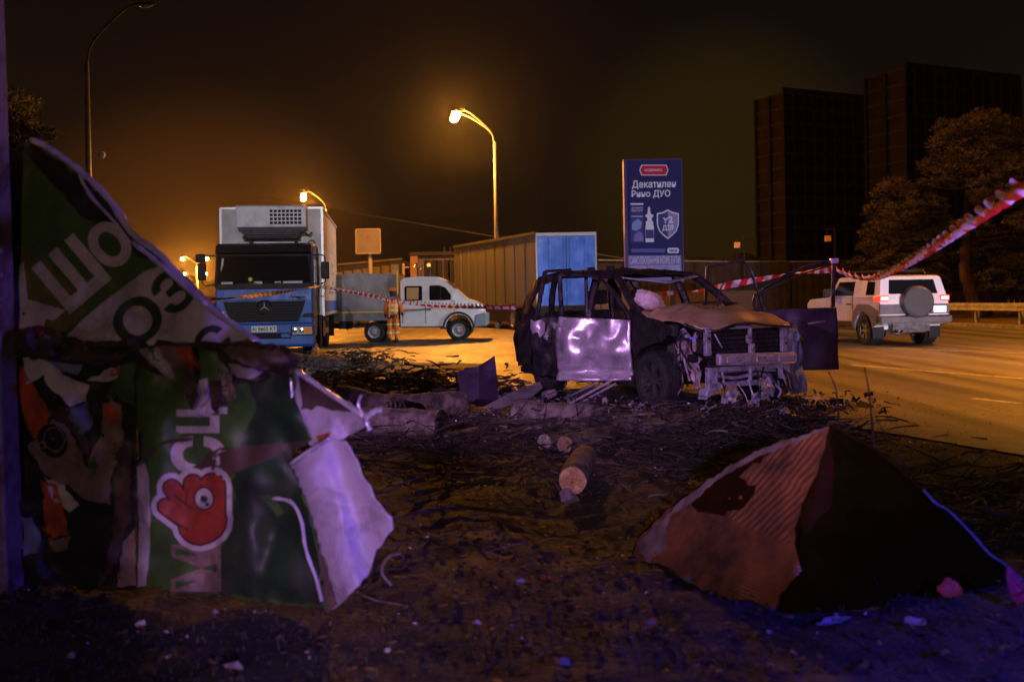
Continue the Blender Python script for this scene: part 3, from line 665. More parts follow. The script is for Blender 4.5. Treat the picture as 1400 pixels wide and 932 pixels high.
# chassis, wheels
m = MB(); m.box(-.45, .45, .4, 9.0, .62, .95); m.box(.75, 1.25, 2.4, 3.4, .45, 1.0); m.box(-1.25, -.8, 2.4, 3.6, .45, 1.0); m.box(1.16, 1.24, 3.6, 5.2, .5, .62); m.box(1.16, 1.24, 3.6, 5.2, .85, .95); m.build('chassis', M_chas, tk)
m = MB(); m.box(.72, 1.26, 1.62, 1.66, .22, 1.05); m.box(.72, 1.26, 7.7, 7.74, .28, 1.0); m.box(-1.26, -.72, 1.62, 1.66, .22, 1.05); m.build('mudflap', M_blk, tk)
for (x_, y_) in ((1.0, .85), (-1.0, .85), (1.0, 6.7), (-1.0, 6.7)):
    e_ = wheel(tk, x_, y_, .45, .28, rz=(PI / 2 if x_ > 0 else -PI / 2))
m = MB(); m.box(1.15, 1.20, 1.2, 1.28, 1.05, 1.13); m.build('side_marker', M_amb, tk)
# ---------------------------------------------------------------- crew cab pickup with canvas body
M_vw = mat('van_white_paint', (.74, .74, .76), .35, col2=(.64, .64, .66), vs=3, coat=.3)
M_canv = mat('grey_canvas', (.30, .285, .30), .75, col2=(.21, .20, .21), vs=2, bump=.5, bs=5)
M_bump = mat('grey_plastic_bumper', (.20, .23, .29), .5)
M_yel = mat('yellow_stripe', (.85, .50, .04), .5)
vn = thing('crew_cab_pickup', 'white crew cab pickup with grey canvas body and yellow side stripe', 'pickup truck', (-3.20, 34.2, 0), R(-1))
def arch(cx, r, z0, n=8):
    return [(cx + r * math.cos(a), z0 + r * math.sin(a)) for a in [PI * k / n for k in range(n + 1)]]
rock = .50
prof = [(-.51, rock), (-.51, 2.03), (-.40, 2.12), (.0, 2.17), (.70, 2.15), (.97, 2.03), (1.66, 1.40), (1.95, 1.31), (2.14, 1.20), (2.24, 1.05), (2.28, .80), (2.27, .50), (1.90, .46)] + arch(1.42, .44, .44)[0:] + [(.94, rock)]
def vwid(z): return 1.0 if z < 1.3 else 1.0 - (z - 1.3) * .16
def body_from_profile(name, prof, m_, parent, wid, step=.25, bev=0):
    mb = MB()
    for s_ in (-1, 1): mb.sheet(prof, step, lambda x, z: (x, s_ * wid(z), z))
    n = len(prof)
    for i in range(n):
        (xa, za), (xb, zb) = prof[i], prof[(i + 1) % n]
        mb.add([(xa, -wid(za), za), (xb, -wid(zb), zb), (xb, wid(zb), zb), (xa, wid(za), za)], [(0, 1, 2, 3)])
    o = mb.build(name, m_, parent)
    bm = bmesh.new(); bm.from_mesh(o.data); bmesh.ops.remove_doubles(bm, verts=bm.verts[:], dist=.0005); bmesh.ops.recalc_face_normals(bm, faces=bm.faces[:]); bm.to_mesh(o.data); bm.free()
    return o
def side_patch(name, poly, m_, parent, wid, off=.006, s_=-1, th=.006, step=5):
    mb = MB(); mb.sheet(poly, step, lambda x, z: (x, s_ * (wid(z) + off), z)); return mb.build(name, m_, parent, solid=th)
body_from_profile('cab_body', prof, M_vw, vn, vwid)
def tint(parent, nm, poly): return side_patch(nm, poly, M_glass, parent, vwid, .006)
wr = tint(vn, 'rear_window', [(-.36, 1.36), (-.38, 1.80), (-.33, 1.85), (.18, 1.85), (.22, 1.81), (.22, 1.36)])
wf = tint(vn, 'front_window', [(.46, 1.36), (.46, 1.83), (.50, 1.86), (.80, 1.86), (1.00, 1.78), (1.24, 1.46), (1.24, 1.36)])
m = MB(); m.bar((.83, -1.0, 1.36), (.83, -.94, 1.84), .03, .02); m.build('window_divider', M_blk, wf)
# driver silhouette is not visible; ochre patch paints the lit wall's reflection on the rear window
side_patch('painted_wall_reflection', [(-.30, 1.40), (-.30, 1.80), (.10, 1.80), (.10, 1.40)], M_wo, vn, vwid, .012)
mb = MB(); mb.prism([(.98, 1.985), (1.64, 1.37), (1.66, 1.39), (1.0, 2.01)], -.86, .86); mb.build('windscreen', M_glass, vn)
for nm, x_ in (('door_gap', .33), ('door_gap', -.44), ('door_gap', 1.30)):
    mb = MB(); mb.box(x_ - .008, x_ + .008, -1.006, -.99, .62, 1.33 if x_ < 1.2 else 1.34); mb.build(nm, M_blk, vn)
mb = MB(); mb.box(-.51, 1.39, -1.009, -1.0, 1.045, 1.085); mb.build('stripe', M_yel, vn)
mb = MB()
for k_ in range(7): mb.box(.46 + k_ * .05, .46 + k_ * .05 + .03, -1.013, -1.009, 1.10, 1.135)
mb.build('small_print', mat('blue_ink', (.04, .1, .5), .5), vn)
for x_ in (.20, .42): mb = MB(); mb.box(x_ - .06, x_ + .06, -1.03, -1.0, 1.2, 1.225); mb.build('door_handle', M_blk, vn)
mb = MB(); mb.prism([(1.92, .44), (2.36, .48), (2.38, .86), (2.28, .93), (1.98, .86)], -1.02, 1.02); mb.build('bumper', M_bump, vn, bevel=.04)
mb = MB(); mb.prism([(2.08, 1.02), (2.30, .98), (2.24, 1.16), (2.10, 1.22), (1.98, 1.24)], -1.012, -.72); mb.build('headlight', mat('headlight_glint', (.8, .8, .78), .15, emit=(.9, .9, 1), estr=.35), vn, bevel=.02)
mb = MB(); mb.tube([(1.42 + .50 * math.cos(a), -1.015, .44 + .50 * math.sin(a)) for a in [PI * k / 14 - .05 for k in range(15)]], .035, 6); mb.build('arch_trim', M_blk, vn)
mb = MB(); mb.lathe([(.43, -.9), (.43, .9)], 24, 0, Matrix.Translation((1.42, 0, .46))); mb.build('wheel_well', M_blk, vn)
mb = MB(); mb.box(.80, 1.04, -.99, -.7, .40, .60); mb.box(-.5, 1.0, -.98, -.9, .46, .52); mb.build('sill', M_chas, vn)
mb = MB(); mb.prism([(1.28, 1.34), (1.28, 1.58), (1.20, 1.58), (1.18, 1.34)], -1.22, -1.05); mb.build('mirror', M_vw, vn, bevel=.02)
# roof beacon frame
mb = MB()
for x_ in (.03, .38): mb.bar((x_, -.6, 2.1), (x_, -.6, 2.48), .03, .03); mb.bar((x_, .6, 2.1), (x_, .6, 2.48), .03, .03); mb.bar((x_, -.6, 2.47), (x_, .6, 2.47), .03, .03)
mb.bar((.03, -.6, 2.47), (.38, -.6, 2.47), .03, .03); rk_ = mb.build('roof_frame', M_blk, vn)
M_bcn = mat('beacon_amber', (.9, .45, .05), .2, emit=(1, .5, .08), estr=1.2)
for x_ in (.0, .42, .2): mb = MB(); mb.lathe([(0, 0), (.06, 0), (.055, .09), (.02, .12), (0, .12)], 12, 0, Matrix.Translation((x_, -.6, 2.50 if x_ != .2 else 2.42)) @ Matrix.Rotation(PI / 2, 4, 'X')); mb.build('beacon', M_bcn if x_ > .3 else M_chr, rk_)
# load bed
mb = MB(); mb.box(-3.35, -.58, -1.08, 1.08, .72, 1.0); mb.build('load_bed', mat('bed_grey', (.22, .22, .23), .6, col2=(.15, .15, .15), vs=4), vn)
mb = MB(); mb.box(-3.35, -.58, -1.10, -1.08, .99, 1.03); mb.build('bed_stripe', M_yel, vn)
def canv(x, z):
    return (x, -1.06 - .035 * folds(x, z, 4, 3, 1, .9) + .03 * math.sin(x * 9) * max(0, 1.5 - z) * .3, z)
mb = MB(); mb.sheet([(-3.38, 1.02), (-.62, 1.02), (-.60, 2.26), (-1.9, 2.31), (-3.38, 2.22)], .12, canv)
mb.sheet([(-3.38, -1.06), (-.60, -1.06), (-.60, 1.06), (-3.38, 1.06)], .3, lambda x, y: (x, y, 2.25 + .05 * (1 - (y / 1.06) ** 2) + .02 * nz(x * 2, y * 2)))
mb.sheet([(-1.06, 1.02), (1.06, 1.02), (1.06, 2.25), (-1.06, 2.25)], .3, lambda y, z: (-.60, y, z)); mb.sheet([(-1.06, 1.02), (1.06, 1.02), (1.06, 2.25), (-1.06, 2.25)], .3, lambda y, z: (-3.38, y, z))
mb.build('canvas_cover', M_canv, vn, smooth=True)
mb = MB(); mb.bar((-.585, -1.08, 1.6), (-.585, -1.08, 2.36), .05, .05); mb.build('corner_pole', M_yel, vn)
mb = MB(); mb.box(-3.3, 2.0, -.40, -.30, .48, .62); mb.box(-3.3, 2.0, .30, .40, .48, .62); mb.box(-2.6, -2.2, -.9, -.5, .45, .72); mb.bar((-3.3, -.95, .5), (-1.9, -.95, .5), .05, .05); mb.bar((-3.2, -.95, .5), (-3.2, -.95, .75), .04, .04); mb.bar((-2.2, -.95, .5), (-1.9, -.9, .72), .05, .05)
for k in range(6): mb.bar((-3.1 + k * .35, -.9, .62), (-3.0 + k * .35, -.9, .40 + .08 * (k % 2)), .03, .03)
mb.build('chassis', M_chas, vn)
for x_ in (1.42, -1.41): wheel(vn, x_, -.86, .36 if x_ > 0 else .335, .22); wheel(vn, x_, .86, .35, .22, rz=PI)
# ---------------------------------------------------------------- parked trailer
M_trs = mat('trailer_side_sheet', (.095, .09, .085), .8, col2=(.07, .066, .06), vs=.8, bump=.3, bs=2, stretch=(1, 1, .2))
M_trb = mat('trailer_blue_door', (.040, .20, .92), .5, col2=(.035, .17, .80), vs=2)
pr0, pl0 = P(816, 370, 40), P(733, 370, 40); pf = P(621, 370, 50)
tl = thing('box_trailer', 'long grey box trailer with a bright blue rear door parked behind the wreck', 'trailer', (pl0.x, 40, 0), 0)
dx, dy = pf.x - pl0.x, 10.; wd = pr0.x - pl0.x; zt = P(775, 318.5, 40).z; ztf = P(621, 335, 50).z
D = Vector((dx, dy, 0))
m = MB(); m.add([(0, 0, 1.0), (wd, 0, 1.0), (wd, 0, zt), (0, 0, zt), (dx, dy, 1.0), (wd + dx, dy, 1.0), (wd + dx, dy, zt), (dx, dy, zt)], [(0, 1, 2, 3), (4, 5, 6, 7), (0, 3, 7, 4), (1, 2, 6, 5), (3, 2, 6, 7), (0, 1, 5, 4)]); m.build('box_body', M_trs, tl)
m = MB(); m.box(.05, wd / 2 - .012, -.03, -.002, 1.05, zt - .12); m.box(wd / 2 + .012, wd - .05, -.03, -.002, 1.05, zt - .12); dr_ = m.build('rear_door', M_trb, tl, bevel=.008)
m = MB()
for x_ in (.5, wd / 2 - .12, wd / 2 + .12, wd - .5): m.cyl((x_, -.05, 1.1), (x_, -.05, zt - .2), .018, 6)
m.build('lock_bar', mat('blue_bar', (.06, .2, .7), .5), dr_)
m = MB(); m.box(0, wd, -.04, .0, zt - .11, zt + .02); m.box(0, .05, -.04, 0, 1, zt - .115); m.box(wd - .05, wd, -.04, 0, 1, zt - .115); m.build('door_frame', mat('trailer_frame_white', (.62, .60, .58), .5), tl)
m = MB(); m.box(.25, wd * .62, -.045, -.031, 1.52, 1.58); m.box(.25, .29, -.045, -.031, 1.1, 1.58); m.build('tail_lift_rail', mat('blue_bar', (.06, .2, .7), .5), dr_)
m = MB(); m.bar((0, 0, zt + .02), (dx, dy, zt + .02), .12, .12); m.bar((-.01, 0, 1.02), (dx - .01, dy, 1.02), .06, .12)
for k in range(1, 12):
    q = k / 12; 
m.build('roof_profile', M_chas, tl)
for k in range(1, 9):
    q = k / 9; pm_ = MB(); pm_.bar((dx * q - .008, dy * q, 1.05), (dx * q - .008, dy * q, zt - .04), .03, .014); pm_.build('side_batten', M_trs, tl)
m = MB(); m.add([(.1, .3, .35), (wd - .1, .3, .35), (wd - .1, .3, 1), (.1, .3, 1), (dx + .1, dy, .35), (wd + dx - .1, dy, .35), (wd + dx - .1, dy, 1.), (dx + .1, dy, 1.)], [(0, 1, 2, 3), (4, 5, 6, 7), (0, 3, 7, 4), (1, 2, 6, 5), (3, 2, 6, 7), (0, 1, 5, 4)]); m.build('underframe', M_chas, tl)
for q in (.12, .25): 
    wheel(tl, dx * q + .1, dy * q, .48, .3, rz=-PI / 2 + .35); wheel(tl, dx * q + wd - .1, dy * q, .48, .3, rz=PI / 2 + .35)
# ladder-like lattice mast beside the trailer front
m = MB(); c = P(612, 372, 47)
for a in (-.14, .14): m.cyl((c.x + a, 47, 0), (c.x + a, 47, c.z + 1.2), .025, 6)
for k in range(9): m.bar((c.x - .14, 47, .3 + k * .38), (c.x + .14, 47, .5 + k * .38), .025, .025)
tag(m.build('ladder', M_chas), 'thin dark ladder propped upright at the front end of the trailer', 'ladder')
# ---------------------------------------------------------------- white off-roader on the right
M_su = mat('suv_white_paint', (.76, .74, .74), .3, col2=(.68, .66, .66), vs=2, coat=.4)
M_cl = mat('suv_grey_cladding', (.13, .13, .14), .6, col2=(.10, .10, .11), vs=6)
M_tail = mat('tail_light', (.8, .03, .02), .3, emit=(1, .022, .014), estr=2.6)
M_tailc = mat('tail_light_core', (1, .7, .6), .3, emit=(1, .28, .20), estr=3.2)
M_plt = mat('plate_lit', (.9, .9, .92), .4, emit=(.8, .9, 1), estr=1.1)
M_hlt = mat('headlight_lit', (.9, .95, 1), .2, emit=(.6, .85, 1), estr=30)
fj = thing('white_off_roader', 'boxy white off-road car driving away with its red tail lights on', 'car', (10.15, 26.3, 0), R(97))
def fwid(z): return .92 if z < 1.2 else .92 - (z - 1.2) * .20
prof = [(-.86, .60), (-.90, .75), (-.90, 1.18), (-.86, 1.28), (-.74, 1.74), (-.66, 1.79), (-.4, 1.82), (1.55, 1.80), (1.66, 1.76), (1.96, 1.30), (2.1, 1.26), (3.30, 1.20), (3.52, 1.08), (3.56, .62), (3.2, .50)] + arch(2.69, .47, .42)[0:] + [(2.1, .50), (.6, .50)] + arch(0, .47, .42) + [(-.5, .52)]
body_from_profile('body', prof, M_su, fj, fwid)
def fpatch(nm, poly, m_, off=.006, s_=1, th=.006, par=None): return side_patch(nm, poly, m_, par or fj, fwid, off, s_, th, .4)
for s_ in (1, -1):
    fpatch('side_cladding', [(-.50, .50), (-.62, .52), (-.90, .62), (-.90, .88), (-.62, .98), (-.30, 1.08), (.30, 1.08), (.56, .85), (.62, .62), (.62, .50), (.50, .42), (.47, .60), (.30, .80), (0, .90), (-.30, .80), (-.47, .60)], M_cl, .02, s_, .02)
    fpatch('rear_side_window', [(-.55, 1.32), (-.50, 1.66), (-.10, 1.68), (-.10, 1.32)], M_glass, .006, s_)
    fpatch('front_side_window', [(.62, 1.30), (.62, 1.68), (1.55, 1.68), (1.82, 1.30)], M_glass, .006, s_)
    fpatch('sill_trim', [(.60, .50), (.60, .62), (2.12, .62), (2.12, .50)], M_blk, .012, s_, .015)
    fpatch('door_gap', [(.60, .62), (.612, .62), (.612, 1.7), (.60, 1.7)], M_blk, .004, s_)
    fpatch('door_gap', [(1.90, .62), (1.912, .62), (1.912, 1.25), (1.90, 1.25)], M_blk, .004, s_)
    fpatch('belt_line', [(-.84, 1.245), (-.84, 1.255), (1.9, 1.255), (1.9, 1.245)], M_cl, .004, s_)
    mb = MB(); mb.box(.72, .92, s_ * .94 - .012, s_ * .94 + .012, 1.06, 1.10); mb.build('door_handle', M_blk, fj)
    mb = MB(); mb.box(1.78, 1.92, min(s_ * .95, s_ * 1.16), max(s_ * .95, s_ * 1.16), 1.28, 1.50); mb.build('mirror', M_blk, fj, bevel=.02)
    for xw in (0, 2.69): mb = MB(); mb.lathe([(.46, -.17), (.46, .17)], 24, 0, Matrix.Translation((xw, s_ * .74, .46))); mb.build('wheel_well', M_blk, fj)
    ya, yb = (s_ * .62, s_ * .935) if s_ > 0 else (s_ * .935, s_ * .62)
    mb = MB(); mb.prism([(-.93, 1.15), (-.93, 1.30), (-.82, 1.30), (-.60, 1.26), (-.60, 1.17)], s_ * .70 if s_ > 0 else -.945, .945 if s_ > 0 else -.70); t_ = mb.build('tail_light', M_tail, fj, bevel=.015)
    mb = MB(); mb.box(-.945, -.93, ya + (.1 if s_ > 0 else .02), yb - (.02 if s_ > 0 else .1), 1.18, 1.27); mb.build('bulb_glow', M_tailc, t_)
    mb = MB(); mb.lathe([(0, -.02), (.12, -.02), (.12, .03)], 16, 0, Matrix.Translation((3.56, s_ * .66, .92)) @ Matrix.Rotation(PI / 2, 4, 'Z')); mb.build('headlight', M_hlt, fj)
mb = MB(); mb.add([(-.855, -.66, 1.34), (-.855, .66, 1.34), (-.765, .60, 1.70), (-.765, -.60, 1.70)], [(0, 1, 2, 3)]); mb.build('rear_window', M_glass, fj, solid=.012)
mb = MB(); mb.prism([(-.93, .84), (-.93, 1.06), (-.86, 1.10), (-.86, .80)], -.93, .93); mb.build('tailgate_cladding', M_cl, fj)
mb = MB(); mb.prism([(-1.02, .60), (-1.04, .76), (-.88, .80), (-.70, .80), (-.70, .60)], -.95, .95); mb.build('rear_bumper', M_cl, fj, bevel=.02)
mb = MB(); mb.box(-1.045, -1.03, -.9, .45, .755, .785); mb.build('bumper_chrome_strip', M_chr, fj)
mb = MB(); mb.lathe([(0, -.13), (.34, -.13), (.40, -.09), (.41, 0), (.41, .12), (0, .12)], 36, 0, Matrix.Translation((-1.06, .0, 1.13)) @ Matrix.Rotation(-PI / 2, 4, 'Z')); mb.build('spare_wheel_cover', mat('spare_cover', (.060, .062, .068), .5, col2=(.05, .05, .055), vs=5), fj, smooth=False)
mb = MB(); mb.box(-.955, -.935, -.84, -.50, .86, 1.02); mb.build('number_plate', M_plt, fj, bevel=.01)
mb = MB(); mb.prism([(1.70, 1.745), (1.99, 1.30), (1.97, 1.29), (1.67, 1.745)], -.74, .74); mb.build('windscreen', M_glass, fj)
mb = MB()
for y_ in (-.62, .62): mb.tube([(-.35, y_, 1.84), (-.25, y_, 1.94), (1.45, y_, 1.94), (1.6, y_, 1.80)], .022, 6)
for k in range(8): mb.bar((-.2 + k * .22, -.62, 1.94), (-.2 + k * .22, .62, 1.94), .03, .02)
mb.box(-.1, 1.3, -.5, .5, 1.95, 1.97); mb.build('roof_rack', M_blk, fj)
mb = MB(); mb.cyl((-.85, -.3, .38), (-.85, .3, .38), .035, 8); mb.cyl((-.95, .45, .40), (-.6, .45, .40), .035, 8); mb.box(-.75, .4, -.5, .5, .38, .6); mb.tube([(0, -.8, .42), (0, -.2, .36), (0, 0, .34), (0, .2, .36), (0, .8, .42)], [.05, .06, .11, .06, .05], 8); mb.build('underbody', mat('underbody_grey', (.16, .15, .15), .6, col2=(.07, .065, .06), vs=9), fj)
for yy in (.62, -.92): mb = MB(); mb.box(-.50, -.47, yy, yy + .30, .20, .50); mb.build('mudflap', M_blk, fj)
for x_ in (0, 2.69): wheel(fj, x_, .80, .39, .26, spokes=6, rz=PI); wheel(fj, x_, -.80, .39, .26, spokes=6)
# headlight beams of the off-roader: they light the road and the front of the white pickup
fjM = Matrix.Translation((10.15, 26.3, 0)) @ Matrix.Rotation(R(97), 4, 'Z')
p_ = fjM @ Vector((3.75, .6, .92)); lamp('headlight_beam', p_, 3200, (.72, .86, 1.0), .06, spot=70, target=(p_.x - 9, p_.y + 3.5, .2), blend=.7)
# ================================================================== WRECK
random.seed(5)
M_wk = mat('scorched_paint', (.012, .011, .013), .36, .2, col2=(.035, .028, .034), vs=7, bump=.4, bs=14)
M_wkd = mat('charred_steel', (.008, .007, .008), .65, .1, col2=(.022, .017, .016), vs=16, bump=.8, bs=30, spec=.2)
M_sil = mat('silver_door_paint', (.72, .66, .72), .33, .65, col2=(.40, .34, .42), vs=3.2, vlo=.46, vhi=.66, bump=.25, bs=9, dirt=.35)
M_door = mat('violet_dark_paint', (.055, .035, .075), .5, .1, col2=(.04, .026, .055), vs=3, bump=.08, bs=5, spec=.25)
M_hood = mat('bonnet_lamp_gold', (.82, .56, .30), .33, .55, col2=(.34, .22, .13), vs=1.6, vlo=.35, vhi=.7, bump=.08, bs=6)  # silver bonnet; the gold of the street lamps is put into its colour
M_beam = mat('crash_beam_metal', (.85, .78, .88), .30, .7, col2=(.50, .44, .50), vs=5, bump=.15, bs=25)
M_rad = mat('radiator_frame_metal', (.34, .34, .42), .45, .3, col2=(.12, .09, .09), vs=6, vlo=.50, vhi=.68, bump=.4, bs=30)
M_air = mat('airbag_cloth', (.62, .50, .50), .85, col2=(.50, .40, .40), vs=6, bump=.5, bs=30)
M_pink = mat('pale_torn_plastic', (.40, .30, .34), .55, col2=(.14, .10, .11), vs=11, bump=.5, bs=20)
M_liner = mat('blue_grey_liner', (.13, .17, .24), .6, col2=(.07, .08, .11), vs=14, bump=.6, bs=18, stretch=(1, 1, .3))
WC = (1.91, 14.2); WR = R(-62)
wk = thing('wrecked_car', 'burnt out dark wrecked car with crushed front and its doors hanging open', 'car', (*WC, 0), WR)
def wsheet(poly, fn, step=.06, mi=0): return MB().sheet(poly, step, fn, mi)
# body: rear quarters, sills, floor, bulkhead, tail
q = [(-.95, .32), (-.95, 1.10), (-2.18, 1.08), (-2.30, .80), (-2.26, .42)] + arch(-1.38, .42, .36, 8)[::-1]
def qn(s_): return lambda x, z: (x, s_ * (.91 + .035 * folds(x, z, 3 + s_, 4, 1, 1.6) - .05 * max(0, z - .8)), z)
for s_ in (-1, 1): m = MB(); m.sheet(q, .07, qn(s_)); m.build('rear_quarter', M_wk, wk, smooth=False, solid=.012)
m = MB(); m.sheet([(-.9, .35), (.9, .35), (.85, 1.05), (-.85, 1.05)], .1, lambda y, z: (-2.24 + .05 * folds(y, z, 8, 3, 1, 1.5), y, z)); m.build('tailgate', M_wk, wk, solid=.012)
m = MB(); m.box(-2.2, 1.2, -.86, .86, .26, .34); m.bar((-2.0, -.88, .34), (1.0, -.88, .32), .10, .14); m.bar((-2.0, .88, .34), (1.0, .88, .32), .10, .14); m.build('floor_pan', M_wkd, wk)
m = MB(); m.sheet([(-.82, .35), (.82, .35), (.86, 1.18), (-.86, 1.18)], .12, lambda y, z: (1.0 + .04 * nz(y * 3, z * 3), y, z)); m.build('bulkhead', M_wkd, wk, solid=.01)
m = MB(); m.prism([(.55, .85), (.50, 1.08), (.75, 1.17), (1.02, 1.18), (1.02, .8)], -.80, .80); m.build('dashboard', M_wkd, wk, bevel=.03)
m = MB(); m.lathe([(.165, -.012), (.185, 0), (.165, .012), (.15, 0)], 24, 0, Matrix.Translation((.42, .38, 1.05)) @ Matrix.Rotation(R(90), 4, 'Z') @ Matrix.Rotation(R(-25), 4, 'X'), closed=True); m.bar((.42, .38, 1.05), (.6, .38, 1.0), .05, .05); m.build('steering_wheel', M_blk, wk)
# pillars and roof rails
def pil(nm, pts, r=.035):
    for s_ in (-1, 1):
        mm = MB(); mm.tube(catmull([(x, y * s_, z) for x, y, z in pts], 5), r, 7, jit=.12, flat=.75); mm.build(nm, M_wk, wk)
pil('windscreen_pillar', [(1.02, .84, 1.14), (.65, .76, 1.44), (.26, .66, 1.70)], .058)
pil('door_pillar', [(-.12, .89, .35), (-.14, .89, 1.1), (-.22, .68, 1.73)], .06)
pil('rear_side_pillar', [(-1.15, .89, 1.05), (-1.28, .80, 1.45), (-1.36, .68, 1.72)], .05)
pil('tail_pillar', [(-2.15, .86, 1.05), (-2.02, .76, 1.4), (-1.86, .64, 1.68)], .06)
pil('roof_rail', [(.26, .67, 1.70), (-.4, .70, 1.76), (-1.2, .68, 1.75), (-1.88, .64, 1.69)], .035)
def roof_fn(x, y): return (x, y, 1.76 + .045 * (1 - (y / .66) ** 2) - .04 * max(0, -1.2 - x) + .045 * folds(x, y, 12, 4, 1, 1.4) - (.10 * max(0, x + .1) ** 2 * 4))
m = MB(); m.sheet([(.22, -.62), (.34, .0), (.24, .64), (-1.0, .67), (-1.9, .60), (-1.94, 0), (-1.9, -.60), (-1.0, -.66)], .055, roof_fn); m.build('roof_panel', M_wk, wk, solid=.008)
m = MB(); m.bar((.30, -.66, 1.68), (.46, .0, 1.60), .12, .02); m.bar((.46, .0, 1.60), (.34, .62, 1.69), .12, .02); m.build('torn_header_bar', M_rad, wk)
m = MB()
for x_ in (-.45, -1.1, .05): m.box(x_ - .07, x_ + .07, -.66, -.60, 1.77, 1.85); 
m.tube(catmull([(-.4, -.1, 1.80), (-.5, -.05, 1.88), (-.62, 0, 1.83)], 4), .02, 5); m.build('roof_fitting', M_blk, wk, bevel=.01)
for s_ in (-1, 1):
    m = MB(); m.sheet([(-1.42, 1.04), (-2.20, 1.02), (-2.10, 1.40), (-1.90, 1.70), (-1.42, 1.76), (-1.45, 1.66), (-1.72, 1.60), (-1.84, 1.34), (-1.60, 1.12)], .07, lambda x, z: (x, s_ * (.90 - .30 * max(0, z - 1.04) ** 1.15 + .03 * folds(x, z, 51, 4, 1, 2)), z)); m.build('tail_pillar_skin', M_wk, wk, solid=.014)
    m = MB(); m.sheet([(.30, 1.66), (-.4, 1.70), (-1.3, 1.70), (-1.9, 1.64), (-1.9, 1.74), (-1.3, 1.81), (-.4, 1.81), (.28, 1.74)], .08, lambda x, z: (x, s_ * (.72 - .6 * (z - 1.66) + .012 * folds(x, z, 52, 4, 1, 3)), z)); m.build('roof_side', M_wk, wk, solid=.012)
# bonnet
def hood_fn(x, y):
    t_ = (x - 1.0) / 1.2
    z = 1.27 - .10 * t_ - .11 * t_ ** 3 - .10 * abs(y / .85) ** 3
    z += dents(x, y, 44, 22, (1.0, 2.2, -.8, .8), (.12, .4), .20) + .05 * folds(x * 1.1, y, 31, 4, 1, 1.5) + .03 * math.sin(y * 7 + x * 4) * t_ + .05 * math.exp(-((x - 1.35) / .2) ** 2) * math.cos(y * 4.2)
    return (x + .03 * nz(y * 3, 2) * t_, y, z)
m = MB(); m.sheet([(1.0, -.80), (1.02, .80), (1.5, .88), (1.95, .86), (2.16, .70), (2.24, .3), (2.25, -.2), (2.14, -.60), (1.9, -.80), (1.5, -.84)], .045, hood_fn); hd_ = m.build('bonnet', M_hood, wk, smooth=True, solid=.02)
m = MB(); m.tube(catmull([hood_fn(2.16, .70), hood_fn(2.24, .3), hood_fn(2.25, -.2), hood_fn(2.14, -.6), hood_fn(1.9, -.8)], 6), .018, 6, jit=.2); m.build('bonnet_lip', M_wk, hd_)
for y0_ in (-.1, .2): m = MB(); m.tube(catmull([(1.02, y0_, 1.30), (1.00, y0_ + .3, 1.33), (1.03, y0_ + .6, 1.30)], 4), .012, 5); m.build('wiper', M_blk, wk)
m = MB(); m.sheet([(-.8, .96), (.8, .96), (.8, 1.12), (-.8, 1.12)], .08, lambda y, x: (x, y, 1.24 + .03 * nz(y * 4, x * 9))); m.build('cowl', M_blk, wk, solid=.01)
# front end
m = MB(); m.box(2.14, 2.24, -.60, .66, .545, .69)
fb = m.build('crash_beam', M_beam, wk, bevel=.025); fb.rotation_euler = (R(-1.6), 0, R(1.2)); fb.location = (.03, -.03, .012)
for y0, y1 in ((-.50, -.12), (-.02, .24), (.34, .62)):
    m = MB(); m.box(2.236, 2.250, y0, y1, .58, .655); m.build('beam_pressing', M_rad, fb, bevel=.01)
m = MB()
m.box(2.10, 2.18, -.62, .62, .30, .365); m.box(2.10, 2.18, -.66, -.52, .27, .545); m.box(2.10, 2.18, .50, .64, .27, .545); m.box(2.10, 2.16, -.66, .64, .49, .548); m.box(2.08, 2.14, -.66, -.58, .69, 1.03); m.box(2.08, 2.14, .56, .64, .69, 1.03); m.box(2.06, 2.12, -.66, .66, 1.0, 1.04); m.bar((2.16, 0, .33), (2.16, 0.01, 1.02), .05, .03)
m.prism([(-.66, .30), (-.48, .30), (-.62, .20), (-.70, .16)], 2.0, 2.16, ax='x'); rf_ = m.build('radiator_frame', M_rad, wk, bevel=.008)
m = MB()
for y_, z_ in ((-.60, .32), (-.60, .42), (-.60, .51), (.58, .34), (.58, .46), (.52, .51), (-.3, .335), (.25, .335), (.61, .8), (-.62, .9)): m.cyl((2.165 + (.025 if z_ < .6 else -.02), y_, z_), (2.19 if z_ < .6 else 2.15, y_, z_), .016, 8)
m.build('bolt_hole', M_grl, rf_)
m = MB(); m.box(2.00, 2.06, -.56, .56, .36, 1.0); ra_ = m.build('radiator', M_wkd, wk)
for k in range(11): mm = MB(); mm.box(2.06, 2.072, -.56, .56, .39 + k * .055, .40 + k * .055); mm.build('radiator_fin', M_chas, ra_)
m = MB(); m.tube(catmull([(2.08, -.45, .44), (2.11, -.2, .40), (2.12, .1, .43), (2.10, .4, .40)], 5), .022, 7); m.tube(catmull([(2.08, -.45, .48), (2.11, 0, .49), (2.10, .46, .46)], 5), .018, 7); m.tube(catmull([(2.1, -.50, .95), (2.13, -.45, .84), (2.12, -.40, .78)], 4), .010, 6); m.build('hose', M_rad, wk)
m = MB(); m.tube(catmull([(2.15, .02, .95), (2.17, -.03, .86), (2.17, .04, .78), (2.2, .0, .70)], 5), [.03] * 16, 6, jit=.3); m.build('latch', M_pink, wk)
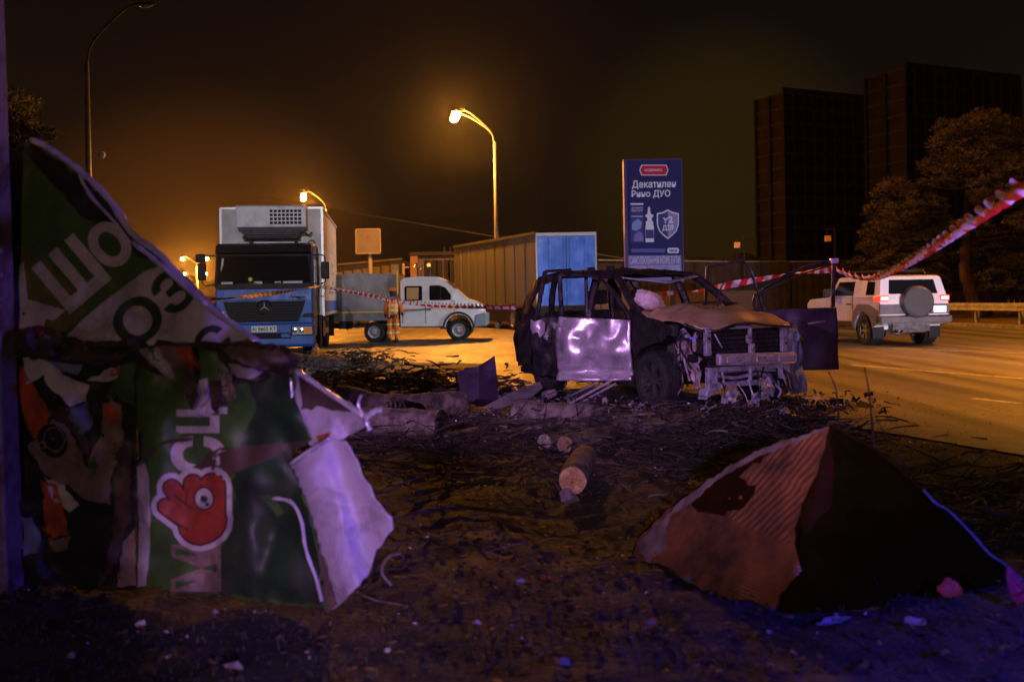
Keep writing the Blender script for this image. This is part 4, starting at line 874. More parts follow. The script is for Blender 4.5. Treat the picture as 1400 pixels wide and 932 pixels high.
# near front corner: torn inner wing, strut tower, reservoir, wiring
rr = random.Random(9)
m = MB(); m.sheet([(1.0, .95), (2.1, .88), (2.1, .70), (1.85, .72), (1.75, .85), (1.0, .78)], .07, lambda x, z: (x, -.66 + .05 * folds(x, z, 2, 3, 1, 2), z)); m.sheet([(.95, .35), (1.05, .35), (1.06, 1.18), (.9, 1.2)], .1, lambda x, z: (x, -.88 + .03 * nz(x * 8, z * 5), z)); m.build('inner_wing', M_wkd, wk, solid=.01)
def fender(s_):
    return lambda x, z: (x, s_ * (.90 + .05 * folds(x, z, 17 + s_, 4, 1, 1.8)), z)
m = MB(); m.sheet([(.96, .74), (.98, 1.17), (1.45, 1.14), (1.75, 1.06), (1.80, .98), (1.6, .86), (1.38, .82), (1.15, .74), (1.0, .60)], .06, fender(-1)); m.build('front_wing', M_wkd, wk, solid=.012)
m = MB(); m.sheet([(.96, .40), (.98, 1.17), (1.6, 1.13), (2.0, 1.02), (2.14, .80), (2.1, .5), (1.85, .40)] + arch(1.38, .40, .38, 6), .07, fender(1)); m.build('front_wing', M_wk, wk, solid=.012)
m = MB(); m.tube([(1.38, -.58, .3), (1.36, -.56, .7), (1.34, -.54, 1.05)], [.05, .06, .09], 10); m.tube([(1.36, -.57, .5), (1.35, -.55, .85)], .085, 10); m.build('suspension_strut', M_chas, wk)
m = MB()
m.sheet([(1.80, .80), (1.84, .40), (1.92, .28), (2.06, .30), (2.02, .50), (2.10, .66), (1.98, .70), (1.92, .82)], .05, lambda x, z: (x, -.70 + .07 * folds(x, z, 6, 4, 1, 3), z)); m.build('torn_plastic', M_pink, wk, solid=.01)
m = MB(); m.lathe([(0, -.10), (.06, -.09), (.075, 0), (.06, .08), (0, .09)], 12, 0, Matrix.Translation((1.78, -.72, .80))); m.box(1.70, 1.80, -.76, -.66, .62, .74); m.tube(catmull([(1.9, -.62, .95), (1.94, -.68, .86), (1.92, -.66, .74)], 4), .03, 7); m.build('engine_bay_piece', M_pink, wk, bevel=.006)
m = MB(); m.box(1.86, 1.96, -.70, -.66, .885, .91); m.build('blue_connector', mat('blue_clip', (.15, .2, .8), .4), wk)
for k in range(16):
    a = Vector((rr.uniform(1.55, 2.05), rr.uniform(-.85, -.55), rr.uniform(.55, 1.0))); b = a + Vector((rr.uniform(-.15, .15), rr.uniform(-.1, .1), rr.uniform(-.5, -.15)))
    m = MB(); m.tube(catmull([a, (a + b) / 2 + Vector((rr.uniform(-.08, .08), rr.uniform(-.08, .02), rr.uniform(-.05, .05))), b], 5), rr.choice((.006, .009, .014)), 5); m.build('wiring', rr.choice((M_blk, M_chas, M_blk, M_pink)), wk)
for k in range(18):
    y_ = rr.uniform(-.7, .75); a = Vector((2.16 + rr.uniform(0, .08), y_, rr.uniform(.3, .55))); b = a + Vector((rr.uniform(.0, .16), rr.uniform(-.12, .12), -rr.uniform(.12, .36)))
    m = MB(); m.tube(catmull([a, (a + b) / 2 + Vector((rr.uniform(0, .08), rr.uniform(-.06, .06), 0)), b], 4), rr.choice((.006, .01, .016)), 5, flat=rr.choice((1, .4))); m.build('hanging_shred', rr.choice((M_wkd, M_chas, M_blk, M_rad, M_wkd)), wk)
for k in range(7):
    y_ = rr.uniform(-.6, .7); z_ = rr.uniform(.14, .30); q_ = Matrix.Translation((2.22 + rr.uniform(-.05, .1), y_, z_)) @ Matrix.Rotation(rr.uniform(-.8, .8), 4, 'X') @ Matrix.Rotation(rr.uniform(-.5, .5), 4, 'Y')
    m = MB(); m.sheet([(-.14, -.06), (.02, -.09), (.16, -.04), (.12, .07), (-.05, .08), (-.15, .03)], .04, lambda x, y, q_=q_, k=k: q_ @ Vector((.03 * folds(x * 3, y * 3, k, 3, 1, 2), x, y))); m.build('torn_bumper_piece', rr.choice((M_wkd, M_rad, M_blk, M_liner)), wk, solid=.008)
for k in range(12):
    c = Vector((rr.uniform(1.5, 2.05), rr.uniform(-.80, -.55), rr.uniform(.35, 1.0))); mm = Matrix.Translation(c) @ Matrix.Rotation(rr.uniform(0, 3), 4, Vector((rr.random(), rr.random(), rr.random())))
    m = MB(); a, b, d_ = rr.uniform(.03, .08), rr.uniform(.02, .06), rr.uniform(.02, .07); m.box(-a, a, -b, b, -d_, d_, 0, mm); m.build('engine_bay_piece', rr.choice((M_wkd, M_chas, M_rad, M_wkd)), wk, bevel=.01)
# far front corner liner and headlamp remains
m = MB(); m.sheet([(.60, 1.0), (.86, 1.02), (.92, .5), (.98, .16), (.70, .14), (.64, .5)], .04, lambda y, z: (2.10 + .05 * math.sin(y * 50) * .4 + .05 * folds(y, z, 3, 3, 1, 3) + .10 * max(0, .5 - z), y, z)); m.build('wing_liner', M_liner, wk, smooth=True, solid=.006)
m = MB(); m.box(1.98, 2.10, .66, .82, .76, .98); m.lathe([(0, .0), (.06, 0), (.07, .08)], 12, 0, Matrix.Translation((2.12, .72, .88)) @ Matrix.Rotation(-PI / 2, 4, 'Z')); m.build('headlamp_remains', M_rad, wk, bevel=.01)
# engine mass, dark
m = MB(); m.box(1.15, 1.95, -.5, .55, .40, .98); m.box(1.3, 1.8, -.35, .4, .95, 1.08); m.build('engine', M_wkd, wk, bevel=.04)
# seats
for y_ in (-.38, .38):
    m = MB(); m.prism([(-.45, .45), (-.50, .62), (.10, .66), (.16, .48)], y_ - .25, y_ + .25); st_ = m.build('seat', M_blk, wk, bevel=.04)
    m = MB(); m.prism([(-.45, .58), (-.72, 1.22), (-.62, 1.25), (-.30, .62)], y_ - .23, y_ + .23); m.build('seat_back', M_blk, st_, bevel=.05)
    m = MB(); m.prism([(-.72, 1.31), (-.76, 1.50), (-.64, 1.52), (-.60, 1.33)], y_ - .14, y_ + .14); m.cyl((-.68, y_ - .06, 1.2), (-.69, y_ - .06, 1.36), .01, 6); m.cyl((-.68, y_ + .06, 1.2), (-.69, y_ + .06, 1.36), .01, 6); m.build('headrest', M_blk, st_, bevel=.04)
m = MB(); m.prism([(-1.5, .5), (-1.75, 1.2), (-1.6, 1.22), (-1.0, .6)], -.7, .7); m.build('rear_bench', M_blk, wk, bevel=.05)
# airbag
bm_ = bmesh.new(); bmesh.ops.create_icosphere(bm_, subdivisions=4, radius=1)
for v in bm_.verts:
    c = v.co.copy(); sx_ = lambda t, p: math.copysign(abs(t) ** p, t)
    k = 1 + .24 * folds(c.x * .6 + c.z * .3, c.y * .6, 7, 4, 1, 1.8) + .14 * nz(c.x * 4, c.y * 4, c.z * 4)
    v.co = Vector((sx_(c.x, .75) * .13 * k, sx_(c.y, .8) * .23 * k, sx_(c.z, .8) * .115 * k))
bm_.transform(Matrix.Translation((.93, -.60, 1.35)) @ Matrix.Rotation(R(-24), 4, 'X') @ Matrix.Rotation(R(18), 4, 'Y'))
me = bpy.data.meshes.new('airbag'); bm_.to_mesh(me); bm_.free(); me.materials.append(M_air); me.polygons.foreach_set('use_smooth', [True] * len(me.polygons))
o = bpy.data.objects.new('airbag', me); S.collection.objects.link(o); o.parent = wk
# wheels
wheel(wk, 1.40, -.84, .36, .26, spokes=5, rz=R(-2), rimmat=M_chas)
wheel(wk, -1.38, -.80, .36, .25, spokes=5, rimmat=M_chas)
wheel(wk, 1.38, .80, .36, .25, spokes=5, rz=PI, rimmat=M_chas); wheel(wk, -1.38, .80, .36, .25, spokes=5, rz=PI, rimmat=M_chas)
# doors: mesh origin on the hinge; closed door would run to -x
def door(nm, loc, rz, ln, m_, seed, amp, frame, handle, tilt=0, lab=None, zb=.30, zt=1.14, s_=-1, beltcurve=.0, rub=False):
    def fn(x, z):
        d_ = 1 - abs((z - .72) / .6) ** 2.5
        y = -.05 * d_ + dents(x, z, seed, 34, (-1.1, 0, .3, 1.15), (.05, .24), amp * 8) + amp * folds(x, z, seed, 5, 1, 1.7) + amp * .5 * nz(x * 4, z * 4, seed) - .02 * max(0, .45 - z) * 4
        if rub: y += -.02 * math.exp(-((z - .50) / .012) ** 2) + .05 * math.exp(-((z - .41) / .05) ** 2)
        return (x, -y if s_ > 0 else y, z)
    global DFN; DFN = fn
    poly = [(0, zb + .02), (0, zt - .02), (-ln * .5, zt + beltcurve), (-ln, zt + .02), (-ln - .02, zt - .2), (-ln + .0, zb + .25), (-ln - .01, zb), (-ln * .5, zb - .01)]
    m = MB(); m.sheet(poly, .035, fn); d = m.build(nm, m_, wk, smooth=True, solid=.045, offset=-1 if s_ < 0 else 1)
    d.location = loc; d.rotation_euler = (tilt, 0, rz)
    if lab: d['label'] = lab
    fr = MB(); 
    for pts, r in frame: fr.tube(catmull([(a, 0, b) for a, b in pts], 5), r, 6, flat=.6, jit=.1)
    fr.build('window_frame', M_wk, d)
    if handle:
        hx, hz = handle; m = MB(); y0 = fn(hx, hz)[1]
        sg = -1 if s_ < 0 else 1
        m.lathe([(0, -.012), (.055, -.008), (.07, .004)], 20, 0, Matrix.Translation((hx, y0 + sg * .004, hz)) @ Matrix.Scale(1.45, 4, (1, 0, 0)) @ Matrix.Rotation(0 if sg < 0 else PI, 4, 'Z')); m.build('handle_cup', M_blk, d)
        m = MB(); m.tube(catmull([(hx - .16, y0 + sg * .02, hz + .03), (hx - .05, y0 + sg * .045, hz + .02), (hx + .07, y0 + sg * .045, hz), (hx + .14, y0 + sg * .02, hz - .005)], 4), .014, 6); m.build('door_handle', M_beam, d)
    m = MB(); m.sheet([(-.08, zb + .08), (-.08, zt - .08), (-ln + .08, zt - .06), (-ln + .08, zb + .08)], .2, lambda x, z: (x, (.075 if s_ < 0 else -.075), z)); m.build('door_trim', M_blk, d, solid=.02)
    return d
dn = door('front_door', (.93, -.90, 0), R(26), 1.12, M_sil, 5, .045, [([(-1.08, 1.12), (-1.10, 1.45), (-1.10, 1.74)], .032), ([(-1.10, 1.74), (-.6, 1.70), (-.30, 1.52), (-.02, 1.14)], .028), ([(-.28, 1.14), (-.29, 1.48)], .02)], (-.96, 1.00), lab='dented silver front door on the near side, swung open', beltcurve=.0, rub=True)
# raised seam line low on the silver door, and its rivets
m = MB(); q_ = [(x_, DFN(x_, .5)[1] - .028, .505 + .01 * nz(x_ * 3)) for x_ in [-1.06 + .05 * k for k in range(21)]]; m.tube(q_, .006, 5); m.build('door_seam', M_beam, dn)
for k in range(6): m = MB(); m.tube([(q_[2 + k * 3][0], q_[2 + k * 3][1] - .008, .505), (q_[2 + k * 3][0], q_[2 + k * 3][1] + .01, .505)], .012, 7); m.build('seam_clip', M_beam, dn)
for k in range(9):
    rr_ = random.Random(k); x_, z_ = rr_.uniform(-.95, -.1), rr_.uniform(.6, 1.05); m = MB(); m.tube(catmull([(x_ + a * .06 * rr_.uniform(.4, 1.6), DFN(x_, z_)[1] - .030, z_ + rr_.uniform(-.03, .03)) for a in (-1, 0, 1)], 3), .0028, 4); m.build('scratch', M_beam, dn)
d2 = door('rear_door', (-.13, -.90, 0), R(22), .98, M_wk, 8, .035, [([(-.92, 1.08), (-.84, 1.45), (-.74, 1.80)], .035), ([(-.74, 1.80), (-.4, 1.80), (-.02, 1.72)], .03), ([(-.02, 1.14), (-.02, 1.72)], .025)], None, lab='dark burnt rear door on the near side, ajar')
m = MB(); m.sheet([(-.97, .98), (-.93, .90), (-.84, .93), (-.80, .84), (-.72, .92), (-.70, 1.06), (-.78, 1.11), (-.88, 1.08), (-.96, 1.11)], .05, lambda x, z: (x, -.075 + .03 * folds(x, z, 3, 4, 1, 3), z)); m.build('peeled_paint_patch', M_sil, d2, solid=.004)
d3 = door('front_door', (.955, 1.157, 0), R(-119), 1.12, M_door, 15, .010, [([(-1.09, 1.14), (-1.10, 1.5), (-1.12, 1.86)], .045), ([(-1.12, 1.86), (-.75, 1.80), (-.35, 1.62), (-.02, 1.40), (-.02, 1.14)], .035), ([(-.10, 1.44), (-.6, 1.66), (-1.05, 1.80)], .015)], (-.80, 1.00), lab='dark violet front door on the far side, wide open', s_=1, zb=.36, zt=1.20)
m = MB(); m.box(-1.17, -1.06, -.03, .06, 1.83, 1.90); m.build('glass_run_stub', M_sil, d3, bevel=.01)
d4 = door('rear_door', (-.09, 1.11, 0), R(-116), .90, M_door, 18, .012, [([(-.02, 1.14), (-.06, 1.84)], .035), ([(-.06, 1.84), (-.35, 1.88), (-.66, 1.86), (-.90, 1.16)], .03)], None, lab='dark violet rear door on the far side, standing open', s_=1, zb=.36, zt=1.18)
m = MB(); m.tube(catmull([(.95, .90, .95), (1.0, 1.05, .95), (.96, 1.16, .92)], 4), .025, 6); m.tube(catmull([(-.12, .9, .9), (-.08, 1.0, .92), (-.09, 1.1, .9)], 4), .025, 6); m.build('hinge_strap', M_chas, wk)
# dry branch stuck in the windscreen
m = MB()
def br(pts, r0, mb=None):
    pts = catmull(pts, 5); (mb or m).tube(pts, [r0 * (1 - .8 * i / len(pts)) for i in range(len(pts))], 5)
a = [P(980, 425, 13.3), P(985, 395, 13.3), P(1000, 372, 13.2), P(1012, 335, 13.1)]; br(a, .014)
br([P(984, 398, 13.3), P(972, 385, 13.2), P(968, 366, 13.2)], .007); br([P(1000, 372, 13.2), P(990, 362, 13.1), P(984, 357, 13.1)], .006); br([P(986, 396, 13.3), P(1003, 400, 13.1), P(1016, 396, 13)], .006); br([P(982, 410, 13.3), P(975, 420, 13.1), P(972, 428, 13)], .008)
br([P(1003, 360, 13.1), P(1008, 352, 13.1), P(1016, 350, 13)], .004)
M_twig = mat('bark_twig', (.050, .035, .028), .9, col2=(.018, .012, .010), vs=20)
tag(m.build('bare_branch', M_twig), 'thin bare branch poking up from the bonnet of the wreck', 'branch')
# ================================================================== PYLON, PEOPLE, TAPE
YP = 38.0
M_py = mat('pylon_face', (.004, .006, .03), .6, col2=(.006, .006, .025), vs=2.2, stretch=(3, 1, .15), emit=(.004, .007, .050), estr=1)
M_pyd = mat('pylon_side', (.05, .045, .12), .5, emit=(.03, .02, .10), estr=.5)
M_pw = mat('print_white', (.15, .15, .19), .5, emit=(.23, .21, .33), estr=1)
M_pl2 = mat('print_lavender', (.06, .055, .12), .5, emit=(.055, .048, .17), estr=1)
M_pr = mat('print_red', (.12, .01, .02), .5, emit=(.17, .004, .022), estr=1)
M_pb = mat('print_blue', (.01, .015, .07), .5, emit=(.012, .014, .085), estr=1); M_pb2 = mat('print_pale_blue', (.05, .06, .12), .5, emit=(.07, .09, .25), estr=1)
def PY(px_, py_): return P(px_, py_, YP)
org = PY(894, 470); org.z = 0
py = thing('advert_pylon', 'tall dark blue advertising pylon with white print and red badge behind the wreck', 'advertising sign', org)
def lc(px_, py_): v = PY(px_, py_) - org; return v.x, v.z
L0 = lc(857, 219)[0]; R0 = lc(931.5, 219)[0]; T0 = lc(894, 219)[1]
m = MB(); m.box(L0, R0, 0, .5, 2.0, T0); m.build('panel_body', M_py, py, bevel=.02)
m = MB(); m.box(L0 - .12, L0 - .004, .02, .48, 1.9, T0 + .03); m.box(R0 + .004, R0 + .03, .02, .48, 1.9, T0 + .03); m.box(L0 - .12, R0 + .03, .03, .47, T0 + .004, T0 + .05); m.build('frame', M_pyd, py)
m = MB(); m.box(L0 + .3, L0 + .5, .1, .4, 0, 2.0); m.box(R0 - .5, R0 - .3, .1, .4, 0, 2.0); m.build('leg', M_chas, py)
def flat(nm, poly, m_, lay, par=py):
    mb = MB(); y = -.004 * lay
    mb.prism([lc(*p) for p in poly], y - .002, y + .001); return mb.build(nm, m_, par)
def word(s_, px_, py_, w_px, m_, lay, h_px=None, bold=.01, par=py, nm='lettering', align='C'):
    me = text_mesh(s_, 1., 'CENTER', bold); xs_ = [v.co.x for v in me.vertices]; zs = [v.co.y for v in me.vertices]
    sx_ = w_px / F * YP / (max(xs_) - min(xs_)); sy_ = sx_ if h_px is None else h_px / F * YP / (max(zs) - min(zs))
    cx_, cy_ = (max(xs_) + min(xs_)) / 2, (max(zs) + min(zs)) / 2; X_, Z_ = lc(px_, py_)
    for v in me.vertices: v.co = Vector(((v.co.x - cx_) * sx_ + X_, -.004 * lay, (v.co.y - cy_) * sy_ + Z_))
    me.materials.clear(); me.materials.append(m_); o = bpy.data.objects.new(nm, me); S.collection.objects.link(o); o.parent = par
    md = o.modifiers.new('s', 'SOLIDIFY'); md.thickness = .003; return o
bd_ = flat('badge', [(874, 232.5), (877, 225.5), (911, 225.5), (914, 232.5), (911, 240), (877, 240)], M_pw, 1)
flat('badge_fill', [(875, 232.5), (878, 226.5), (910, 226.5), (913, 232.5), (910, 239), (878, 239)], M_pr, 2, bd_)
word('НОВИНКА', 893.5, 232.7, 24, M_pw, 3, par=bd_, bold=.01)
word('Декатилен', 894, 252.5, 60, M_pw, 1, 12, bold=.02); word('Рино ДУО', 890, 265.5, 53, M_pw, 1, 11, bold=.02)
bx = flat('pack_picture', [(862, 278), (879.5, 278), (880, 331), (862.5, 331)], M_pb, 1); flat('pack_stripe', [(862, 278), (879.5, 278), (879.5, 280), (862, 280)], M_pw, 2, bx)
word('Декатилен', 871, 284.5, 15, M_pw, 2, 2.6, par=bx); word('Рино ДУО', 871, 288, 15, M_pw, 2, 2.6, par=bx); flat('pack_swirl', [(864, 305), (872, 299), (878, 304), (876, 312), (870, 316), (864, 314)], M_pb2, 2, bx); flat('pack_swirl', [(868, 320), (874, 316), (879, 320), (879.5, 330), (866, 330)], M_pl2, 2, bx)
flat('pack_stripe', [(863, 295.5), (879, 295.5), (879, 296.3), (863, 296.3)], M_pw, 2, bx)
bt = flat('bottle_picture', [(886.3, 283), (888.3, 283), (889.3, 291), (890, 293), (893, 293.5), (893, 296), (891, 298), (891, 302), (893, 303), (893, 308), (894, 310), (894, 331), (882.5, 331), (882.5, 310), (883, 308), (883, 303), (885, 302), (885, 298), (882.5, 296), (882.5, 293.5), (885, 293)], M_pw, 1)
flat('bottle_label', [(882.8, 314), (893.7, 314), (893.7, 326), (882.8, 326)], M_pb, 2, bt)
def shield(k, cx_=913, cy_=307): return [(cx_ + a * k, cy_ + b * k) for a, b in ((0, -20.5), (-7, -17), (-15, -15.5), (-15, 0), (-12, 9), (-6, 15), (0, 20), (6, 15), (12, 9), (15, 0), (15, -15.5), (7, -17))]
sh = flat('shield_picture', shield(1), M_pw, 1); flat('shield_fill', shield(.90), M_pb, 2, sh)
flat('shield_half', [(913, 289.5), (913, 324), (918, 320), (923.5, 314), (926, 307), (926, 293), (919, 291.5)], mat('print_shield_grey', (.05, .04, .1), .5, emit=(.09, .07, .20), estr=1), 3, sh)
word('х2', 913, 300.5, 14, M_pw, 4, 9, par=sh, bold=.03); word('ДІЯ', 913, 312, 15, M_pw, 4, 8.5, par=sh, bold=.02)
flat('small_print_band', [(863, 340), (909, 340), (909, 345), (863, 345)], mat('print_blue_band', (.03, .03, .1), .5, emit=(.03, .033, .16), estr=1), 1)
pb_ = flat('pill_logo', [(912, 342.3), (913.5, 339), (927, 339), (928.5, 342.3), (927, 346), (913.5, 346)], M_pw, 1); word('teva', 920.3, 342.3, 11, M_pb, 2, 4.4, par=pb_, bold=.03)
flat('lower_band', [(858.5, 349), (931.3, 349), (931.7, 384), (858.8, 384)], M_pl2, 1)
word('САМОЛІКУВАННЯ МОЖЕ БУТИ', 895, 355.5, 68, M_pw, 2, 10.5, bold=-.008); word("ШКІДЛИВИМ ДЛЯ ВАШОГО ЗДОРОВ'Я", 895, 368.5, 68, M_pw, 2, 10.5, bold=-.008)
# ---------------------------------------------------------------- road worker
M_org = mat('orange_workwear', (.85, .22, .03), .8, col2=(.70, .16, .02), vs=7, bump=.4, bs=18)
M_vest = mat('hi_vis_vest', (1.0, .34, .05), .7, col2=(.98, .28, .04), vs=6, bump=.3, bs=14)
M_ref = mat('reflective_tape', (.80, .72, .35), .35)
M_navy = mat('navy_cloth', (.02, .022, .05), .85); M_boot = mat('boot_leather', (.02, .018, .018), .7); M_skin = mat('skin', (.38, .22, .15), .6)
gp = G(538, 468.5); wp = thing('person', 'worker in orange high visibility suit and helmet seen from behind holding a long tool', 'person', (gp.x, gp.y, 0), R(8))
def skinned(nm, verts, edges, radii, m_, par, sub=1):
    me = bpy.data.meshes.new(nm); me.from_pydata([Vector(v) for v in verts], edges, []); me.materials.append(m_)
    o = bpy.data.objects.new(nm, me); S.collection.objects.link(o); o.parent = par
    md = o.modifiers.new('skin', 'SKIN'); md.use_smooth_shade = True
    for i, r_ in enumerate(radii): me.skin_vertices[0].data[i].radius = r_ if isinstance(r_, tuple) else (r_, r_)
    me.skin_vertices[0].data[0].use_root = True
    s2 = o.modifiers.new('sub', 'SUBSURF'); s2.levels = sub; s2.render_levels = sub; return o
# faces +y (away from the camera); x to the right
V = [(0, 0, .92), (0, .01, 1.08), (0, .03, 1.28), (0, .05, 1.42), (0, .06, 1.50), (0, .085, 1.57), (0, .10, 1.68),
     (-.17, .05, 1.38), (-.25, .06, 1.12), (-.24, .16, .93), (.17, .05, 1.38), (.27, .07, 1.14), (.31, .20, .98),
     (-.09, .0, .86), (-.11, .06, .48), (-.12, -.04, .09), (-.12, .08, .04), (.09, .0, .86), (.11, .04, .48), (.10, .03, .09), (.10, .16, .04)]
E_ = [(0, 1), (1, 2), (2, 3), (3, 4), (4, 5), (5, 6), (3, 7), (7, 8), (8, 9), (3, 10), (10, 11), (11, 12), (0, 13), (13, 14), (14, 15), (15, 16), (0, 17), (17, 18), (18, 19), (19, 20)]
rd = [(.15, .11), (.14, .10), (.165, .115), (.12, .09), .055, .07, .085, .062, .048, .034, .062, .048, .034, .085, .060, .045, .04, .085, .060, .045, .04]
skinned('body', V, E_, rd, M_skin, wp)
def grow(idx, add): return [V[i] for i in idx], [(rd[i][0] + add, rd[i][1] + add) if isinstance(rd[i], tuple) else rd[i] + add for i in idx]
vv, rr_ = grow([0, 1, 2, 3, 7, 8, 9, 10, 11, 12], .022)
skinned('jacket', vv, [(0, 1), (1, 2), (2, 3), (3, 4), (4, 5), (5, 6), (3, 7), (7, 8), (8, 9)], rr_, M_org, wp)
vv, rr_ = grow([0, 1, 2, 3], .036); vv[3] = (0, .045, 1.38); skinned('vest', vv, [(0, 1), (1, 2), (2, 3)], rr_, M_vest, wp)
vv = [(0, 0, .90), V[13], V[14], (-.12, -.03, .14), V[17], V[18], (.10, .03, .14)]
skinned('trousers', vv, [(0, 1), (1, 2), (2, 3), (0, 4), (4, 5), (5, 6)], [(.15, .12), .105, .085, .072, .105, .085, .072], M_org, wp)
m = MB(); m.tube([(0, .0, .80), (0, .0, .92)], [.185, .18], 18, flat=.8); m.build('jacket_hem', M_navy, wp, smooth=True)
for z_, x_, y_, r_ in ((1.06, 0, .01, .19), (1.22, 0, .025, .195)): m = MB(); m.tube([(x_, y_, z_ - .025), (x_, y_, z_ + .025)], [r_ + .004, r_ + .004], 20, flat=.80); m.build('reflective_band', M_ref, wp, smooth=True)
for s_ in (-1, 1): m = MB(); m.tube(catmull([(s_ * .10, -.13, .95), (s_ * .11, -.135, 1.2), (s_ * .10, -.09, 1.40)], 4), .014, 6, flat=.5); m.build('reflective_band', M_ref, wp)
for a in ((-.118, .0, .33), (.105, .035, .33), (-.115, .04, .60), (.105, .02, .60)): m = MB(); m.tube([(a[0], a[1], a[2] - .028), (a[0], a[1], a[2] + .028)], [.105 if a[2] > .5 else .098] * 2, 14); m.build('reflective_band', M_ref, wp, smooth=True)
for a, b in ((V[15], V[16]), (V[19], V[20])): m = MB(); m.tube([(a[0], a[1] - .05, .14), (a[0], a[1] - .03, .05), (a[0], a[1] + .08, .04), (b[0], b[1] + .04, .035)], [.055, .062, .052, .035], 10); m.build('boot', M_boot, wp, smooth=True)
m = MB(); m.lathe([(.135, -.01), (.125, .0), (.118, .05), (.09, .10), (.04, .125), (0, .128)], 18, 0, Matrix.Translation((0, .09, 1.70)) @ Matrix.Rotation(PI / 2, 4, 'X')); m.build('helmet', M_org, wp, smooth=True)
m = MB(); m.tube([(0, .06, 1.50), (0, .085, 1.60), (0, .095, 1.70)], [.075, .10, .112], 14); m.build('balaclava', M_navy, wp, smooth=True)
for hx, hy, hz in ((.31, .22, .95), (-.24, .18, .90)):
    vs_ = [(hx, hy - .03, hz + .04), (hx, hy + .01, hz)]; es = [(0, 1)]; ra = [.032, .034]
    for k in range(4):
        b_ = len(vs_); x_ = hx - .028 + k * .018; vs_ += [(x_, hy + .045, hz - .015), (x_ + .004, hy + .06, hz - .045), (x_ + .004, hy + .045, hz - .065)]; es += [(1, b_), (b_, b_ + 1), (b_ + 1, b_ + 2)]; ra += [.010, .009, .008]
    b_ = len(vs_); vs_ += [(hx - .045, hy + .0, hz - .015), (hx - .05, hy + .03, hz - .035)]; es += [(0, b_), (b_, b_ + 1)]; ra += [.011, .009]
    skinned('glove', vs_, es, ra, M_navy, wp)
p0 = Vector((gp.x + .08, gp.y + .3, 1.02)); tag(MB().cyl(p0, p0 + Vector((.95, .18, .06)), .016, 8).box(p0.x + .95, p0.x + 1.12, p0.y + .12, p0.y + .25, 1.05, 1.09).build('long_handled_tool', M_chas), 'long thin tool pointing to the right from the hands of the road worker', 'tool')
c = G(525, 466); sv = thing('flat_shovel', 'upright flat shovel leaning by the rear wheel of the pickup left of the worker', 'shovel', c)
m = MB(); m.cyl((0, 0, .25), (.02, .03, 1.32), .022, 8); m.build('handle', M_wl, sv); m = MB(); m.prism([(-.20, 0), (.20, 0), (.17, .26), (-.17, .26)], -.02, .02); m.build('blade', M_chas, sv, bevel=.01)
# ---------------------------------------------------------------- barrier tape
M_tr = mat('tape_red', (.62, .030, .022), .7, spec=.15); M_tw_ = mat('tape_white', (.80, .72, .68), .7, spec=.15)
def ribbon(label, pts, w, turns, nstripe, ends=True, sag=None, flatk=.0, thick=.0):
    c_ = catmull(pts, 24); L_ = [0]
    for a, b in zip(c_, c_[1:]): L_.append(L_[-1] + (b - a).length)
    tot = L_[-1]; m = MB(); n = len(c_); per = tot / (nstripe * 2); ang0 = .6
    # resample evenly
    N_ = max(60, int(nstripe * 10)); sm = []; j = 0
    for k in range(N_ + 1):
        s_ = tot * k / N_
        while j < n - 2 and L_[j + 1] < s_: j += 1
        t_ = (s_ - L_[j]) / max(1e-9, L_[j + 1] - L_[j]); sm.append(c_[j].lerp(c_[j + 1], min(1, t_)))
    for k, p in enumerate(sm):
        d = (sm[min(k + 1, N_)] - sm[max(k - 1, 0)]).normalized(); side = d.cross(Vector((0, 0, 1))).normalized(); up = side.cross(d)
        a = ang0 + turns * 2 * PI * k / N_ + .5 * nz(k * .05, w * 99)
        e1 = (up * math.cos(a) + side * math.sin(a)) * w / 2; e2 = d.cross(e1).normalized() * w * .16
        m.v += [tuple(p - e1), tuple(p - e1 * .3 + e2), tuple(p + e1 * .3 - e2 * .6), tuple(p + e1)]
    for k in range(N_):
        s_ = tot * (k + .5) / N_
        for q in range(3):
            # slanted stripes: phase shifts across the width
            mi = int((s_ + q * w * .22) / per) % 2; a = k * 4 + q; m.f.append((a, a + 1, a + 5, a + 4)); m.m.append(mi)
    return tag(m.build('barrier_tape', [M_tr, M_tw_], smooth=True), label, 'barrier tape', 'red and white tape round the scene')
ribbon('pale barrier tape stretched from the green panel across the truck bonnet to its mirror', [P(255, 412, 7.5), P(340, 405, 13), P(395, 398, 18), P(437, 391, 23.9)], .065, .8, 30)
ribbon('red and white twisted tape running from the truck past the worker to the wreck', [P(436, 391, 24.2), P(480, 398, 22.5), P(545, 411, 20), P(610, 417.5, 18), P(704, 419, 15.4)], .095, 30, 62)
ribbon('red and white tape seen through the cabin and open doors of the wreck', [P(905, 402, 14.6), P(960, 397, 15), P(1010, 387, 15.2), P(1085, 374, 15), P(1146, 367, 13.9)], .10, 1, 14)
ribbon('thick purple lit twisted tape rising from the far door to the upper right corner', [P(1145, 368, 13.9), P(1168, 377, 13), P(1195, 379, 12), P(1222, 369, 10.2), P(1262, 346, 7.8), P(1325, 303, 5.4), P(1400, 251, 3.9), P(1470, 205, 3.2), P(1560, 150, 2.7)], .088, 17, 38)
